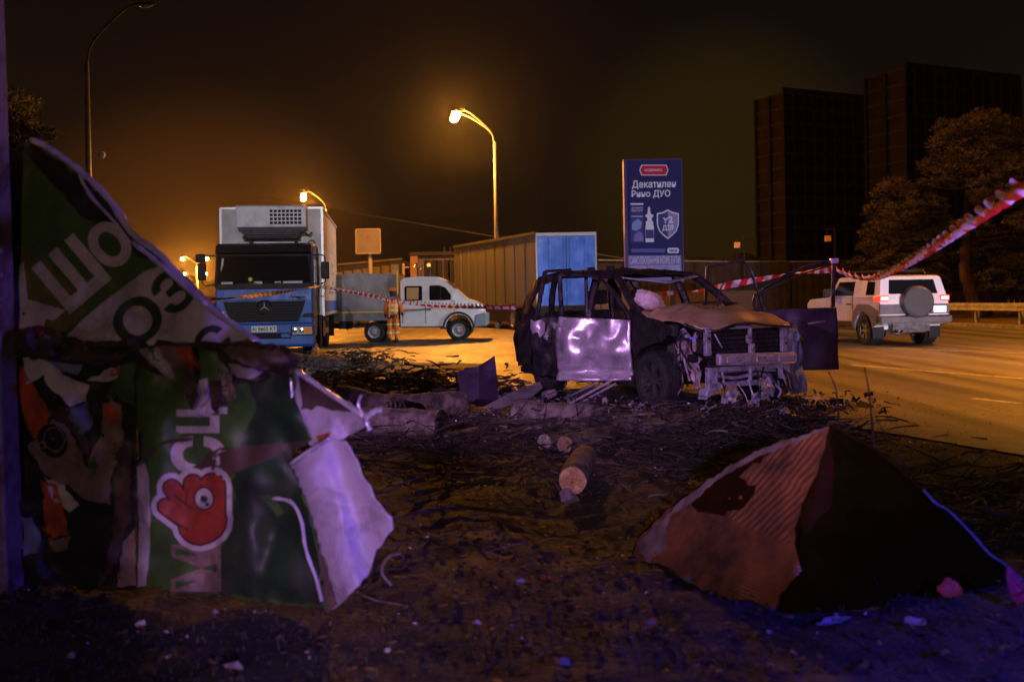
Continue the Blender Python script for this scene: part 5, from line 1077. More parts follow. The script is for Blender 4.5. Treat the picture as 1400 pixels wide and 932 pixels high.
# ================================================================== FOREGROUND WRECKAGE
random.seed(33)
def pmat(n, c, r=.5, c2=None, **k): return mat(n, c, min(1, r + .16), col2=c2 or tuple(v * .7 for v in c), vs=k.pop('vs', 5), bump=k.pop('bump', .25), bs=k.pop('bs', 9), dirt=k.pop('dirt', .5), **k)
M_gr = pmat('banner_green', (.060, .125, .022), .42, (.035, .090, .020))
M_grd = pmat('banner_dark_green', (.020, .050, .018), .42, (.012, .022, .012))
M_bw = pmat('banner_white', (.56, .50, .50), .42, (.44, .37, .38))
M_grt = pmat('banner_letter_green', (.020, .055, .025), .45)
M_brn = pmat('crumpled_brown', (.090, .050, .036), .5, (.045, .026, .022))
M_tan = pmat('banner_tan', (.26, .18, .13), .5, (.17, .11, .09))
M_rust = pmat('banner_orange', (.50, .085, .015), .5, (.32, .05, .012))
M_dred = pmat('banner_dark_red', (.20, .012, .014), .5)
M_bgr = pmat('banner_blue_grey', (.16, .19, .26), .5)
M_blk2 = pmat('banner_black', (.012, .012, .012), .5)
M_flap = pmat('sheet_back_lavender', (.52, .44, .54), .36, (.42, .35, .46), vs=3, bump=.2, bs=5)
M_rimm = mat('folded_metal_edge', (.85, .78, .92), .3, .35, col2=(.45, .38, .55), vs=9)
def Yl(px_, py_): return 5.22 - .62 * px_ / 440 + .00075 * max(0, 468 - py_)
def crump(px_, py_, seed, amp, fr): return dents(px_ / 100, py_ / 100, seed, 90, (-.5, 5.6, 1.8, 8.6) if px_ < 620 else (8.5, 14, 5.7, 8.6), (.10, .5), amp * 1.5) + amp * folds(px_ / 100, py_ / 100, seed, 5, 1, fr) + amp * .35 * nz(px_ / 30, py_ / 30, seed)
bb = thing('crumpled_billboard', 'crumpled green and white billboard panel bent beside the left post', 'billboard', (0, 0, 0))
def ragged(poly, amp, seg=14):
    o = []; n = len(poly)
    for i in range(n):
        (x0, y0), (x1, y1) = poly[i], poly[(i + 1) % n]; L2 = math.hypot(x1 - x0, y1 - y0); k_ = max(1, int(L2 / seg)); nx_, ny_ = -(y1 - y0) / max(L2, 1e-6), (x1 - x0) / max(L2, 1e-6)
        for j in range(k_):
            t_ = j / k_; x, y = x0 + (x1 - x0) * t_, y0 + (y1 - y0) * t_; d_ = amp * (nz(x * .11, y * .11, 3) * 1.2 + nz(x * .37, y * .37, 8)) if j else 0
            o.append((x + nx_ * d_, y + ny_ * d_))
    return o
RAG = {'print_fragment': (3.2, 7), 'upper_panel': (3, 12), 'crumpled_roll': (3.5, 10), 'collage_panel': (3, 10), 'green_panel': (3, 12), 'torn_back_panel': (4, 8), 'dark_area': (5, 10), 'brown_fold': (2.5, 9), 'white_strip': (1.6, 10), 'upper_flap': (2.5, 8), 'lower_flap': (2.6, 9), 'dark_inner': (3, 7), 'hanging_shred': (3, 6), 'rim_shadow_band': (5, 10), 'yellow_green_patch': (4, 10), 'sheet': (3, 14), 'ribbed_face': (3.5, 10), 'dark_brown_face': (3, 9), 'black_smear': (5, 8), 'scuffed_patch': (5, 7), 'worn_edge': (3, 6), 'rusty_corner': (3, 7)}
def psheet(nm, poly, yf, m_, step=9, par=bb, th=.006, smooth=True, off=0.):
    if nm in RAG: poly = ragged(poly, *RAG[nm])
    mb = MB(); mb.sheet([(x, y) for x, y in poly], step, lambda x, y: P(x, y, yf(x, y) - off)); o = mb.build(nm, m_, par, smooth=smooth)
    # thickness goes away from the camera
    if th:
        me = o.data; s_ = sum((p.normal.y for p in me.polygons)) 
        md = o.modifiers.new('solid', 'SOLIDIFY'); md.thickness = th; md.offset = 1 if s_ > 0 else -1
    return o
def pchar(ch, cx_, cy_, h_, rot, yf, m_, par, sx_=1., off=.004, bold=.02, step=9, nm='lettering', clip=None):
    me = text_mesh(ch, 1., 'CENTER', bold); xs_ = [v.co.x for v in me.vertices]; ys_ = [v.co.y for v in me.vertices]
    mx_, my_ = (max(xs_) + min(xs_)) / 2, (max(ys_) + min(ys_)) / 2; k = h_ / (max(ys_) - min(ys_)); c, s_ = math.cos(R(rot)), math.sin(R(rot))
    for v in me.vertices:
        x, y = (v.co.x - mx_) * k * sx_, (v.co.y - my_) * k; v.co = Vector((cx_ + x * c - y * s_, cy_ - (x * s_ + y * c), 0))
    mb = MB(); vs_, fs = grid_poly(('mesh', me), step); mb.add([P(x, y, yf(x, y) - off) for x, y in vs_], fs); return mb.build(nm, m_, par)
# upper leaning triangle
yU = lambda x, y: Yl(x, y) + crump(x, y, 3, .045, .75)
U = [(-45, 215), (22, 205), (45, 190), (110, 235), (160, 283), (190, 325), (240, 370), (290, 415), (352, 468), (300, 474), (210, 476), (120, 478), (20, 470), (-45, 460)]
up = psheet('upper_panel', U, yU, M_gr)
psheet('rim_shadow_band', [(30, 208), (45, 194), (108, 237), (158, 286), (188, 328), (226, 362), (190, 352), (150, 310), (118, 300), (70, 250)], yU, M_blk2, par=up, th=0, off=.003)  # black patch paints the shadow along the rim
psheet('white_band', [(84, 466), (112, 438), (142, 412), (199, 370), (234, 359), (262, 384), (300, 426), (338, 464), (300, 470), (200, 472)], yU, M_bw, par=up, th=0, off=.0035)
psheet('yellow_green_patch', [(20, 318), (44, 360), (62, 352), (100, 398), (120, 425), (92, 452), (60, 452), (22, 420)], yU, pmat('banner_olive', (.16, .14, .025), .45), par=up, th=0, off=.002)
for ch, x, y, h_, sx_ in (('К', 36, 412, 88, .9), ('Ш', 98, 374, 82, .86), ('О', 150, 334, 66, .9)): pchar(ch, x, y, h_, 40, yU, M_bw, up, sx_, .0045, bold=.05)
for ch, x, y, h_, rt, sx_ in (('О', 188, 438, 62, 40, 1.25), ('З', 236, 398, 58, 40, 1.25), ('С', 290, 470, 48, 40, 1.2)):
    pchar(ch, x, y, h_, rt, yU, M_grt, up, sx_, .006, bold=.03)
psheet('white_tear', [(28, 436), (46, 418), (62, 436), (60, 452), (34, 456)], yU, M_bw, par=up, th=0, off=.005)
# folded metal rims along the slanting edge
def rim(nm, pts, yoff, r, par=bb, m_=None, jit=.15):
    pp = [P(x, y, Yl(x, y) - yoff) for x, y in pts]; mb = MB(); c_ = catmull(pp, 7); mb.tube(c_, [r * (.75 + .5 * abs(nz(i * .23, r * 9))) for i in range(len(c_))], 8, flat=.65, jit=jit); return mb.build(nm, m_ or M_rimm, par, smooth=True)
rim('folded_rim', [(42, 190), (75, 208), (112, 236), (150, 274), (182, 320), (215, 345), (248, 382), (292, 424), (352, 467)], .05, .021)
rim('folded_rim', [(108, 238), (124, 268), (158, 305), (178, 332)], .03, .011)
rim('folded_rim', [(180, 330), (215, 358), (248, 388), (282, 416)], .07, .014)
psheet('torn_back_panel', [(110, 240), (150, 276), (182, 322), (240, 378), (300, 432), (352, 468), (392, 474), (330, 482), (276, 470), (230, 400), (180, 345), (150, 315)], lambda x, y: Yl(x, y) + .10 + crump(x, y, 13, .05, 1.4), M_brn, th=.006)
# crumpled middle roll
yM = lambda x, y: Yl(x, y) - .05 - .10 * math.exp(-((y - 488) / 20) ** 2) + crump(x, y, 6, .13, 2.6)
md_ = psheet('crumpled_roll', [(20, 452), (60, 446), (110, 466), (200, 464), (300, 468), (350, 466), (392, 474), (410, 492), (400, 512), (340, 520), (300, 530), (250, 522), (200, 506), (150, 500), (60, 492), (20, 486)], yM, M_brn, step=6, smooth=False)
for poly, m_ in (([(190, 478), (215, 474), (236, 500), (240, 520), (222, 512)], M_bw), ([(216, 474), (235, 473), (262, 508), (258, 522), (242, 518)], M_tan), ([(236, 472), (262, 476), (280, 500), (300, 512), (290, 524), (262, 515)], M_rust),
                 ([(300, 474), (385, 478), (398, 496), (360, 506), (318, 492)], M_tan), ([(312, 496), (360, 508), (340, 518), (316, 514)], M_bw), ([(120, 470), (180, 472), (175, 486), (130, 484)], M_blk2), ([(262, 500), (290, 508), (300, 522), (270, 522)], M_dred)):
    psheet('print_fragment', poly, yM, m_, step=6, par=md_, th=0, off=.005)
# lower left collage
yC = lambda x, y: Yl(x, y) - .01 + crump(x, y, 9, .085, 1.5)
co = psheet('collage_panel', [(-45, 470), (20, 468), (60, 476), (150, 490), (188, 480), (188, 560), (186, 640), (188, 805), (150, 808), (60, 800), (-45, 805)], yC, M_blk2, step=8)
for poly, m_ in (
    ([(22, 447), (58, 445), (62, 480), (28, 477)], M_dred), ([(56, 452), (84, 474), (114, 496), (106, 512), (86, 508), (54, 482)], M_bgr),
    ([(30, 474), (60, 488), (86, 512), (122, 526), (118, 548), (96, 556), (82, 540), (66, 528), (60, 512), (36, 526)], M_bw), ([(118, 520), (142, 506), (164, 500), (160, 516), (140, 522)], M_bw), ([(148, 508), (164, 502), (162, 512), (150, 516)], M_rust),
    ([(24, 494), (48, 530), (70, 566), (62, 592), (46, 600), (30, 560)], M_rust), ([(58, 560), (92, 556), (120, 600), (126, 640), (104, 596), (86, 580)], M_brn),
    ([(37, 610), (72, 572), (96, 588), (120, 640), (150, 660), (152, 690), (120, 684), (88, 662), (62, 650)], M_tan), ([(60, 652), (88, 660), (108, 690), (96, 700), (70, 680)], M_bw),
    ([(56, 655), (76, 660), (86, 690), (95, 730), (66, 738), (60, 700)], M_rust), ([(66, 740), (98, 732), (92, 750), (74, 754)], M_tan),
    ([(118, 630), (136, 600), (140, 560), (152, 545), (166, 552), (168, 600), (150, 660), (132, 650)], M_tan), ([(156, 606), (180, 602), (178, 700), (160, 770), (136, 806), (132, 800), (152, 740), (158, 680)], M_brn),
    ([(140, 550), (156, 552), (164, 566), (156, 580), (144, 574)], M_rust), ([(118, 640), (128, 622), (132, 650), (126, 652)], M_gr), ([(146, 545), (172, 478), (184, 486), (184, 560), (160, 540)], M_gr),
    ([(28, 705), (44, 706), (56, 730), (52, 756), (32, 760)], M_bgr), ([(90, 560), (120, 548), (128, 580), (110, 600)], M_bgr), ([(168, 740), (186, 720), (186, 800), (160, 802)], M_tan)):
    psheet('print_fragment', poly, yC, m_, step=8, par=co, th=0, off=.004 + random.random() * .002)
def disc(cx_, cy_, rx, ry, n=22, rot=0):
    return [(cx_ + rx * math.cos(2 * PI * k / n) * math.cos(rot) - ry * math.sin(2 * PI * k / n) * math.sin(rot), cy_ + rx * math.cos(2 * PI * k / n) * math.sin(rot) + ry * math.sin(2 * PI * k / n) * math.cos(rot)) for k in range(n)]
psheet('print_circle', disc(72, 602, 20, 24, rot=-.5), yC, M_blk2, par=co, th=0, off=.008); psheet('print_circle', disc(74, 600, 14.5, 17, rot=-.3), yC, M_tan, par=co, th=0, off=.0095); psheet('print_circle', disc(74, 600, 13, 15.5, rot=-.3), yC, M_blk2, par=co, th=0, off=.011); psheet('print_circle', disc(57, 608, 5, 5), yC, M_tan, par=co, th=0, off=.0095); psheet('print_circle', disc(57, 608, 2.6, 2.6), yC, M_blk2, par=co, th=0, off=.011)
# lower green panel with the hand graphic
yG = lambda x, y: Yl(x, y) - .06 + crump(x, y, 14, .065, 1.1) + .05 * math.exp(-((x - 187) / 7) ** 2)
GP = [(182, 478), (240, 474), (320, 482), (402, 500), (404, 548), (426, 602), (396, 616), (402, 640), (420, 690), (436, 760), (444, 832), (380, 824), (300, 814), (186, 802), (190, 640)]
gp_ = psheet('green_panel', GP, yG, M_gr, step=7)
def pp(nm, poly, m_, off, par=gp_): return psheet(nm, poly, yG, m_, step=7, par=par, th=0, off=off)
pp('dark_area', [(330, 496), (400, 504), (404, 548), (424, 600), (398, 614), (402, 640), (418, 690), (434, 760), (442, 828), (300, 812), (292, 780), (320, 700), (318, 620), (350, 560)], M_grd, .003)
pp('brown_fold', [(262, 640), (300, 612), (424, 603), (400, 616), (330, 642), (300, 655)], M_brn, .0055)
pp('white_strip', [(187, 634), (196, 630), (203, 650), (206, 700), (205, 745), (200, 800), (188, 802), (190, 720)], M_bw, .004)
pp('green_patch', [(355, 678), (372, 676), (388, 700), (380, 706)], M_gr, .006)
pchar('М', 268, 776, 68, 90, yG, M_tan, gp_, .95, .0045, bold=.05); pchar('С', 271, 622, 76, 90, yG, M_bw, gp_, .80, .0045, bold=.05); pchar('Ц', 276, 574, 70, 90, yG, M_bw, gp_, .70, .0045, bold=.05)
def z8(x, y): return (180 + x / 2.589, 460 + y / 2.589)
def caps(a, b, r, n=8):
    (x0, y0), (x1, y1) = a, b; t_ = math.atan2(y1 - y0, x1 - x0)
    return [(x1 + r * math.cos(t_ - PI / 2 + PI * k / n), y1 + r * math.sin(t_ - PI / 2 + PI * k / n)) for k in range(n + 1)] + [(x0 + r * math.cos(t_ + PI / 2 + PI * k / n), y0 + r * math.sin(t_ + PI / 2 + PI * k / n)) for k in range(n + 1)]
hand = [((232, 650), (142, 535), 28), ((210, 665), (120, 600), 26), ((222, 640), (216, 520), 30), ((285, 640), (285, 530), 44), ((240, 660), (260, 650), 74)]
M_hr = pmat('hand_red', (.34, .040, .016), .5, (.24, .028, .014)); M_hk = pmat('hand_outline', (.03, .012, .010), .5)
for lay, (add, m_) in enumerate(((26, M_bw), (7, M_hk))):
    for k_, (a, b, r_) in enumerate(hand): pp('hand_print', [z8(*q) for q in caps(a, b, r_ + add)], m_, .0065 + lay * .0022 + k_ * .0002)
for k_, (a, b, r_) in enumerate(hand): pp('hand_print', [z8(*q) for q in caps(a, b, r_)], M_hr, .0112 + k_ * .0003)
for a, b, r_ in (((215, 610), (150, 560), 2.6), ((200, 685), (140, 650), 2.6), ((245, 520), (243, 560), 2.4), ((196, 540), (192, 600), 2.2)): pp('hand_line', [z8(*q) for q in caps(a, b, r_)], M_hk, .0136)
pp('hand_ring', [z8(*q) for q in disc(256, 572, 37, 42)], M_hk, .0142); pp('hand_ring', [z8(*q) for q in disc(256, 572, 31, 36)], M_bw, .0150); pp('hand_ring', [z8(*q) for q in disc(256, 572, 13, 16)], M_grt, .0158)
rim('torn_edge', [(372, 680), (398, 686), (412, 712), (418, 750), (432, 790), (440, 822)], .11, .010, m_=M_bw)
rim('torn_edge', [(188, 636), (205, 620), (225, 605), (262, 600)], .10, .010, m_=M_brn)
for k, poly in enumerate(([(262, 560), (272, 520), (284, 516), (290, 548), (282, 566), (272, 572)], [(284, 520), (300, 530), (306, 552), (296, 566), (288, 556)], [(252, 505), (262, 500), (270, 540), (262, 560), (254, 540)], [(300, 505), (316, 512), (322, 540), (312, 552), (304, 534)])):
    psheet('hanging_shred', poly, lambda x, y, k=k: yG(x, y) - .05 - .03 * k + crump(x, y, 20 + k, .06, 5), (M_bw, M_brn, M_brn, M_tan)[k], step=4, smooth=False)
# right hand flaps
yF = lambda x, y: Yl(x, y) - .02 + .0006 * abs(x - 455) + crump(x, y, 22, .035, 1.6)
fl = psheet('upper_flap', [(396, 514), (406, 506), (440, 528), (504, 568), (498, 584), (470, 600), (442, 606), (428, 612), (412, 594), (402, 578), (399, 545)], yF, M_flap, step=5)
psheet('dark_inner', [(408, 512), (440, 533), (492, 566), (470, 562), (440, 556), (412, 560)], yF, M_brn, step=5, par=fl, th=0, off=.004)
psheet('ochre_scratch', [(432, 596), (452, 590), (450, 598), (436, 606)], yF, M_rust, step=5, par=fl, th=0, off=.004)
rim('folded_rim', [(404, 506), (425, 520), (455, 541), (500, 570)], .06, .015); rim('folded_rim', [(398, 516), (402, 560), (412, 592), (430, 610)], .05, .009)
rim('twisted_tip', [(498, 572), (512, 562), (522, 560)], .08, .018); rim('twisted_tip', [(500, 574), (506, 588)], .08, .012); rim('twisted_tip', [(496, 568), (490, 552), (494, 540)], .06, .008)
yL = lambda x, y: Yl(x, y) - .10 + .075 * math.sin((x - .30 * (y - 600)) / 17.) * .6 + .0016 * abs(x - 440 - .25 * (y - 600)) + crump(x, y, 25, .02, 1.2)
lf = psheet('lower_flap', [(396, 634), (420, 618), (450, 598), (472, 602), (492, 640), (512, 682), (536, 708), (537, 724), (514, 752), (504, 786), (478, 812), (456, 832), (446, 836), (443, 800), (434, 740), (418, 690), (404, 652)], yL, M_flap, step=5)
psheet('rusty_corner', [(432, 740), (446, 770), (462, 826), (450, 836), (444, 834), (440, 790)], yL, M_tan, step=5, par=lf, th=0, off=.003)
rim('folded_rim', [(396, 634), (420, 617), (450, 598)], .13, .008)
# ---------------------------------------------------------------- post at the left edge
M_post = mat('painted_post', (.20, .165, .15), .8, col2=(.10, .06, .045), vs=3.5, vlo=.50, vhi=.62, bump=.4, bs=14)
pb, pt = P(35, 800, 5.15), P(9, -5, 5.15)
m = MB(); w_ = .34
m.add([(pb.x - w_, 4.97, -.1), (pb.x, 4.97, -.1), (pb.x, 5.15, -.1), (pb.x - w_, 5.15, -.1), (pt.x - w_, 4.97, 3.6), (pt.x - .02, 4.97, 3.6), (pt.x - .02, 5.15, 3.6), (pt.x - w_, 5.15, 3.6)], [(0, 1, 5, 4), (1, 2, 6, 5), (2, 3, 7, 6), (3, 0, 4, 7), (4, 5, 6, 7), (3, 2, 1, 0)])
po = m.build('steel_post', M_post, bevel=.012); tag(po, 'rust spotted square post at the left edge of the picture', 'post')
for z_ in (1.72, 1.60, 1.48): mm = MB(); mm.lathe([(0, .0), (.014, .0), (.014, .03)], 8, 0, Matrix.Translation((pb.x - .012, 4.99, z_)) @ Matrix.Rotation(PI / 2, 4, 'Z')); mm.build('bolt', M_galv, po)
# ---------------------------------------------------------------- tent shaped ribbed sheet on the right
A_, B_, C_, D_ = P(1135, 580, 4.98), G(866, 762), G(1072, 846, .01), G(1400, 797, .02)
def plane_y(p, q, r):
    n = (q - p).cross(r - p)
    def f(px_, py_):
        a, b = ab(px_, py_); d = Vector((a / F, 1, b / F)); o = Vector((0, 0, EYE)); return (p - o).dot(n) / d.dot(n)
    return f
yA0, yB0 = plane_y(A_, B_, C_), plane_y(A_, C_, D_)
def yT(x, y):
    d = -.0 ; a = yA0(x, y); b = yB0(x, y); v = max(a, b) if True else min(a, b)
    v = min(a, b) if (yA0(866, 762) < yB0(866, 762)) else max(a, b)
    return v + crump(x, y, 41, .03, .6)
M_rib = mat('ribbed_orange_panel', (.42, .150, .060), .6, col2=(.10, .045, .028), vs=2.4, vlo=.40, vhi=.62, dirt=.4)
t_ = M_rib.node_tree; b_ = t_.nodes['Principled BSDF']; wv = t_.nodes.new('ShaderNodeTexWave'); wv.inputs['Scale'].default_value = 21; wv.inputs['Distortion'].default_value = 3.0; wv.inputs['Detail'].default_value = 1.5; wv.inputs['Detail Scale'].default_value = .6; wv.bands_direction = 'Z'
tcn = t_.nodes.new('ShaderNodeTexCoord'); mp = t_.nodes.new('ShaderNodeMapping'); mp.inputs['Rotation'].default_value = (0, R(-14), 0); t_.links.new(tcn.outputs['Object'], mp.inputs[0]); t_.links.new(mp.outputs[0], wv.inputs[0])
bp = t_.nodes.new('ShaderNodeBump'); bp.inputs['Strength'].default_value = .4; bp.inputs['Distance'].default_value = .012; t_.links.new(wv.outputs['Fac'], bp.inputs['Height']); t_.links.new(bp.outputs[0], b_.inputs['Normal'])
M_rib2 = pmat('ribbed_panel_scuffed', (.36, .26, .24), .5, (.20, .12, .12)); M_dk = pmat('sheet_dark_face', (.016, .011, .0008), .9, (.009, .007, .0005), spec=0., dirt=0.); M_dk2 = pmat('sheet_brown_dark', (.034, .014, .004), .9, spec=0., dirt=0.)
ts = thing('bent_panel', 'tent shaped bent sheet with a ribbed orange brown side lying on the right', 'metal sheet')
def tp(nm, poly, m_, off, th=0, par=ts, step=9): return psheet(nm, poly, yT, m_, step=step, par=par, th=th, off=off)
OUT = [(864, 756), (872, 735), (905, 702), (955, 664), (1000, 632), (1060, 604), (1120, 585), (1136, 580), (1165, 596), (1205, 620), (1262, 668), (1330, 730), (1402, 797), (1330, 810), (1240, 822), (1150, 836), (1072, 846), (1000, 834), (950, 812), (900, 788), (868, 770)]
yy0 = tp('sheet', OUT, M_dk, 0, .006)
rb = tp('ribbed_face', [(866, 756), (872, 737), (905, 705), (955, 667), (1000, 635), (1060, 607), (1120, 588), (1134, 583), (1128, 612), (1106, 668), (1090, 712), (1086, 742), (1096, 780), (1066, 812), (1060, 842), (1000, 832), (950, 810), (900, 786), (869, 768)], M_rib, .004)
M_ribt = M_rib.copy(); M_ribt.name = 'ribbed_orange_panel_turned'; M_ribt.node_tree.nodes[mp.name].inputs['Rotation'].default_value = (0, R(48), 0)
M_ribt.node_tree.nodes['Principled BSDF'].inputs['Base Color'].default_value = (.4, .13, .05, 1)
tp('ribbed_face', [(984, 700), (1012, 660), (1040, 628), (1080, 606), (1124, 590), (1120, 625), (1100, 680), (1086, 716), (1080, 746), (1040, 726), (1010, 716)], M_ribt, .0055)
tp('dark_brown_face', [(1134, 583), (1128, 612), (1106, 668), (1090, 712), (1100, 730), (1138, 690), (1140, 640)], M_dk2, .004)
tp('black_smear', [(1002, 640), (1012, 622), (1042, 612), (1052, 620), (1010, 652), (1034, 662), (1020, 690), (990, 705), (955, 700), (945, 690), (965, 668)], M_dk2, .006, par=rb)
tp('scuffed_patch', [(872, 740), (900, 712), (920, 700), (910, 722), (914, 748), (900, 758), (888, 770), (874, 754)], M_rib2, .006, par=rb)
tp('scuffed_patch', [(924, 792), (942, 784), (952, 800), (960, 822), (972, 838), (950, 822), (930, 808)], M_bgr, .006, par=rb)
tp('worn_edge', [(1000, 634), (1060, 606), (1120, 587), (1134, 582), (1100, 600), (1040, 622), (985, 652), (940, 690), (905, 712), (930, 684)], M_rib2, .007, par=rb)
def rim2(nm, pts, off, r, m_=M_rimm): 
    c_ = catmull([P(x, y, yT(x, y) - off) for x, y in pts], 6); mb = MB(); mb.tube(c_, [r * (.7 + .5 * abs(nz(i * .3, r * 50))) for i in range(len(c_))], 7, flat=.6, jit=.15); return mb.build(nm, m_, ts, smooth=True)
rim2('folded_rim', [(1136, 580), (1165, 597), (1205, 621), (1262, 669)], .0, .011, M_dk2); rim2('folded_rim', [(1262, 669), (1280, 688), (1297, 698), (1330, 731), (1352, 756), (1375, 772), (1404, 799)], .0, .012, M_bgr)
rim2('folded_rim', [(868, 762), (905, 790), (950, 814), (1000, 835), (1060, 846)], .0, .008)
# litter lying at the foot of the bent sheet
def scrap(nm, label, cat, poly_c, size, m_, z=.02, seed=0, th=.004, grp=None, tilt=.4, el=1.5):
    rr = random.Random(seed); c = G(*poly_c); mb = MB(); n = 10
    pts = [(math.cos(2 * PI * k / n) * size * el * rr.uniform(.7, 1.1), math.sin(2 * PI * k / n) * size * rr.uniform(.6, 1.1)) for k in range(n)]
    a = rr.uniform(-.5, .5)
    def fn(x, y): return (x, y * .8, max(.004, z + y * tilt + .35 * size * folds(x / size * .5, y / size * .5, seed, 3, 1, 1)) + abs(y) * .25)
    mb.sheet(pts, size / 3, fn); o = mb.build(nm, m_, smooth=False, solid=th); o.location = (c.x, c.y, ground_z(c.x, c.y)); o.rotation_euler.z = a
    return tag(o, label, cat, grp)
M_clo = pmat('dirty_cream_cloth', (.36, .30, .22), .85, (.20, .16, .12), bump=.8)
scrap('torn_cloth', 'dirty cream torn cloth lying at the foot of the bent sheet', 'cloth', (1110, 822), .12, M_clo, .07, 2, .008, tilt=.7, el=1.6)
scrap('torn_cloth', 'smaller brownish cloth scrap heaped right of the cream one', 'cloth', (1158, 822), .08, M_tan, .08, 4, .008, tilt=.9)
scrap('orange_fragment', 'bright orange plastic fragment catching light right of the cloth scraps', 'fragment', (1300, 828), .045, M_rust, .03, 5, tilt=.8)
scrap('red_fragment', 'red plastic fragment on the ground at the right edge of the picture', 'fragment', (1392, 832), .065, mat('red_plastic', (.30, .012, .012), .5), .07, 6, tilt=1.2, el=.8)
scrap('pale_strip', 'pale narrow strip lying in front of the bent sheet', 'strip', (1138, 858), .03, M_bgr, .01, 7, tilt=.1, el=4.4)
scrap('cream_fragment', 'small cream lump on dark ground under the bent sheet', 'fragment', (1252, 862), .035, M_clo, .03, 8, tilt=.6)
m = MB(); rr = random.Random(4); c0 = G(1218, 822)
for k in range(14):
    a = c0 + Vector((rr.uniform(-.08, .08), rr.uniform(-.05, .05), .01)); m.tube(catmull([a, a + Vector((rr.uniform(-.05, .05), 0, rr.uniform(.03, .09))), a + Vector((rr.uniform(-.06, .06), rr.uniform(-.05, .05), rr.uniform(.0, .13)))], 5), .0022, 5)
tag(m.build('wire_tangle', M_wkd), 'small tangle of thin wire standing up from the litter', 'wire')
# ---------------------------------------------------------------- scattered scraps in front
M_flapd = pmat('scrap_dull', (.22, .18, .22), .7)
sc_ = [(70, 799, 'pink paper scrap beside an orange one at the foot of the collage panel', 'w', .030, 2.), (88, 799, 'orange paper scrap touching the pink one by the collage panel', 'o', .028, 2.), (102, 803, 'tiny ochre scrap right of the orange paper', 'o', .014, 1.5),
       (192, 862, 'large violet lit crumpled scrap below the green panel', 'w', .04, 1.2), (295, 850, 'small bright blue lit scrap below the hand graphic', 'w', .022, 1.3), (348, 853, 'small blue glinting scrap left of the flap corner', 'w', .016, 1.), (256, 878, 'narrow blue glinting scrap in front of the dark grass', 'w', .014, .7), (98, 902, 'violet lit scrap near the lower left corner', 'w', .03, 1.2),
       (745, 790, 'orange leaf shaped scrap on bare dirt in the middle', 'o', .03, 1.8), (712, 798, 'pale lilac scrap left of the orange leaf shaped one', 'w', .022, 1.8), (893, 856, 'orange scrap resting on a lilac one left of the bent sheet', 'o', .022, 1.5), (890, 862, 'lilac scrap under the small orange one', 'w', .028, 1.5), (652, 856, 'pinkish scrap on the grass left of centre', 'w', .024, 1.6), (772, 915, 'bright blue crumpled wrapper in the front grass', 'w', .034, 1.4),
       (320, 925, 'long pale strip at the bottom edge in the grass', 'w', .03, 3.), (530, 893, 'small lilac scrap in the grass before the flap', 'w', .022, 1.2), (700, 860, 'tiny pale scrap near the pinkish one', 'w', .014, 1.2), (1052, 878, 'pale scrap in the blue lit ground', 'w', .02, 1.4)]
for k, (x, y, lb, c_, sz, el) in enumerate(sc_): scrap('paper_scrap', lb, 'litter', (x, y), sz * .55, M_rust if c_ == 'o' else (M_bw if k % 3 == 0 else M_flapd), .02, 50 + k, .002, 'paper and plastic scraps on the ground', .5, el)
# ---------------------------------------------------------------- logs
M_log = mat('log_bark', (.19, .145, .13), .95, col2=(.05, .037, .033), vs=7, bump=1, bs=16, stretch=(1, 1, 1))
M_cut = mat('cut_wood', (.38, .25, .16), .8, col2=(.42, .26, .15), vs=14, bump=.6, bs=40)
def log(label, p0, p1, r, seed, cutmat=M_cut, z0=None, z1=None, ends=(1, 1), rough=.10, nm='log'):
    rr = random.Random(seed); a, b = (G(*p0) if len(p0) == 2 else Vector(p0)), (G(*p1) if len(p1) == 2 else Vector(p1))
    a.z = r * .85 if z0 is None else z0; b.z = r * .85 if z1 is None else z1
    ax = (b - a); Lg = ax.length; d = ax.normalized(); s_ = d.cross(Vector((0, 0, 1))).normalized(); u = s_.cross(d)
    t = thing(nm, label, 'log', (a.x, a.y, 0), 0, 'cut tree logs'); m = MB(); n, k_ = 22, max(8, int(Lg / .07)); vs_ = []
    for i in range(k_ + 1):
        c = a + ax * i / k_ - Vector((a.x, a.y, 0)) + u * .02 * nz(i * .3, seed)
        for j in range(n):
            an = 2 * PI * j / n; rad = r * (1 + rough * nz(math.cos(an) * 1.5 + seed, math.sin(an) * 1.5, i * .35) + .05 * nz(math.cos(an) * 6, math.sin(an) * 6, i * .9 + seed) - .06 * (i % 5 == 0)); vs_.append(c + (s_ * math.cos(an) + u * math.sin(an)) * rad)
    fs = [(i * n + j, i * n + (j + 1) % n, (i + 1) * n + (j + 1) % n, (i + 1) * n + j) for i in range(k_) for j in range(n)]
    m.add(vs_, fs); m.build('bark', M_log, t, smooth=True)
    for e_, (base, sg) in enumerate(((0, -1), (k_, 1))):
        if not ends[e_]: continue
        mm = MB(); ring = vs_[base * n:(base + 1) * n]; c = sum(ring, Vector()) / n; v2 = list(ring); 
        for f_ in (.75, .45, .2): v2 += [c + (p - c) * f_ + d * sg * r * rr.uniform(-.10, .16) for p in ring]
        v2.append(c + d * sg * .02); q = [(i * n + j, i * n + (j + 1) % n, (i + 1) * n + (j + 1) % n, (i + 1) * n + j) for i in range(3) for j in range(n)] + [(3 * n + j, 3 * n + (j + 1) % n, 4 * n) for j in range(n)]
        mm.add(v2, q); mm.build('cut_end', cutmat, t)
    return t
log('long dark log lying level left of the violet sheet', (518, 572), (636, 566), .155, 1, M_log)
log('second log jammed end on against the long one', (470, 566), (540, 578), .165, 2, M_log, z0=.2)
log('mossy log in front of the long one with a broken stub', (440, 590), (604, 598), .155, 3, M_log, ends=(1, 1))
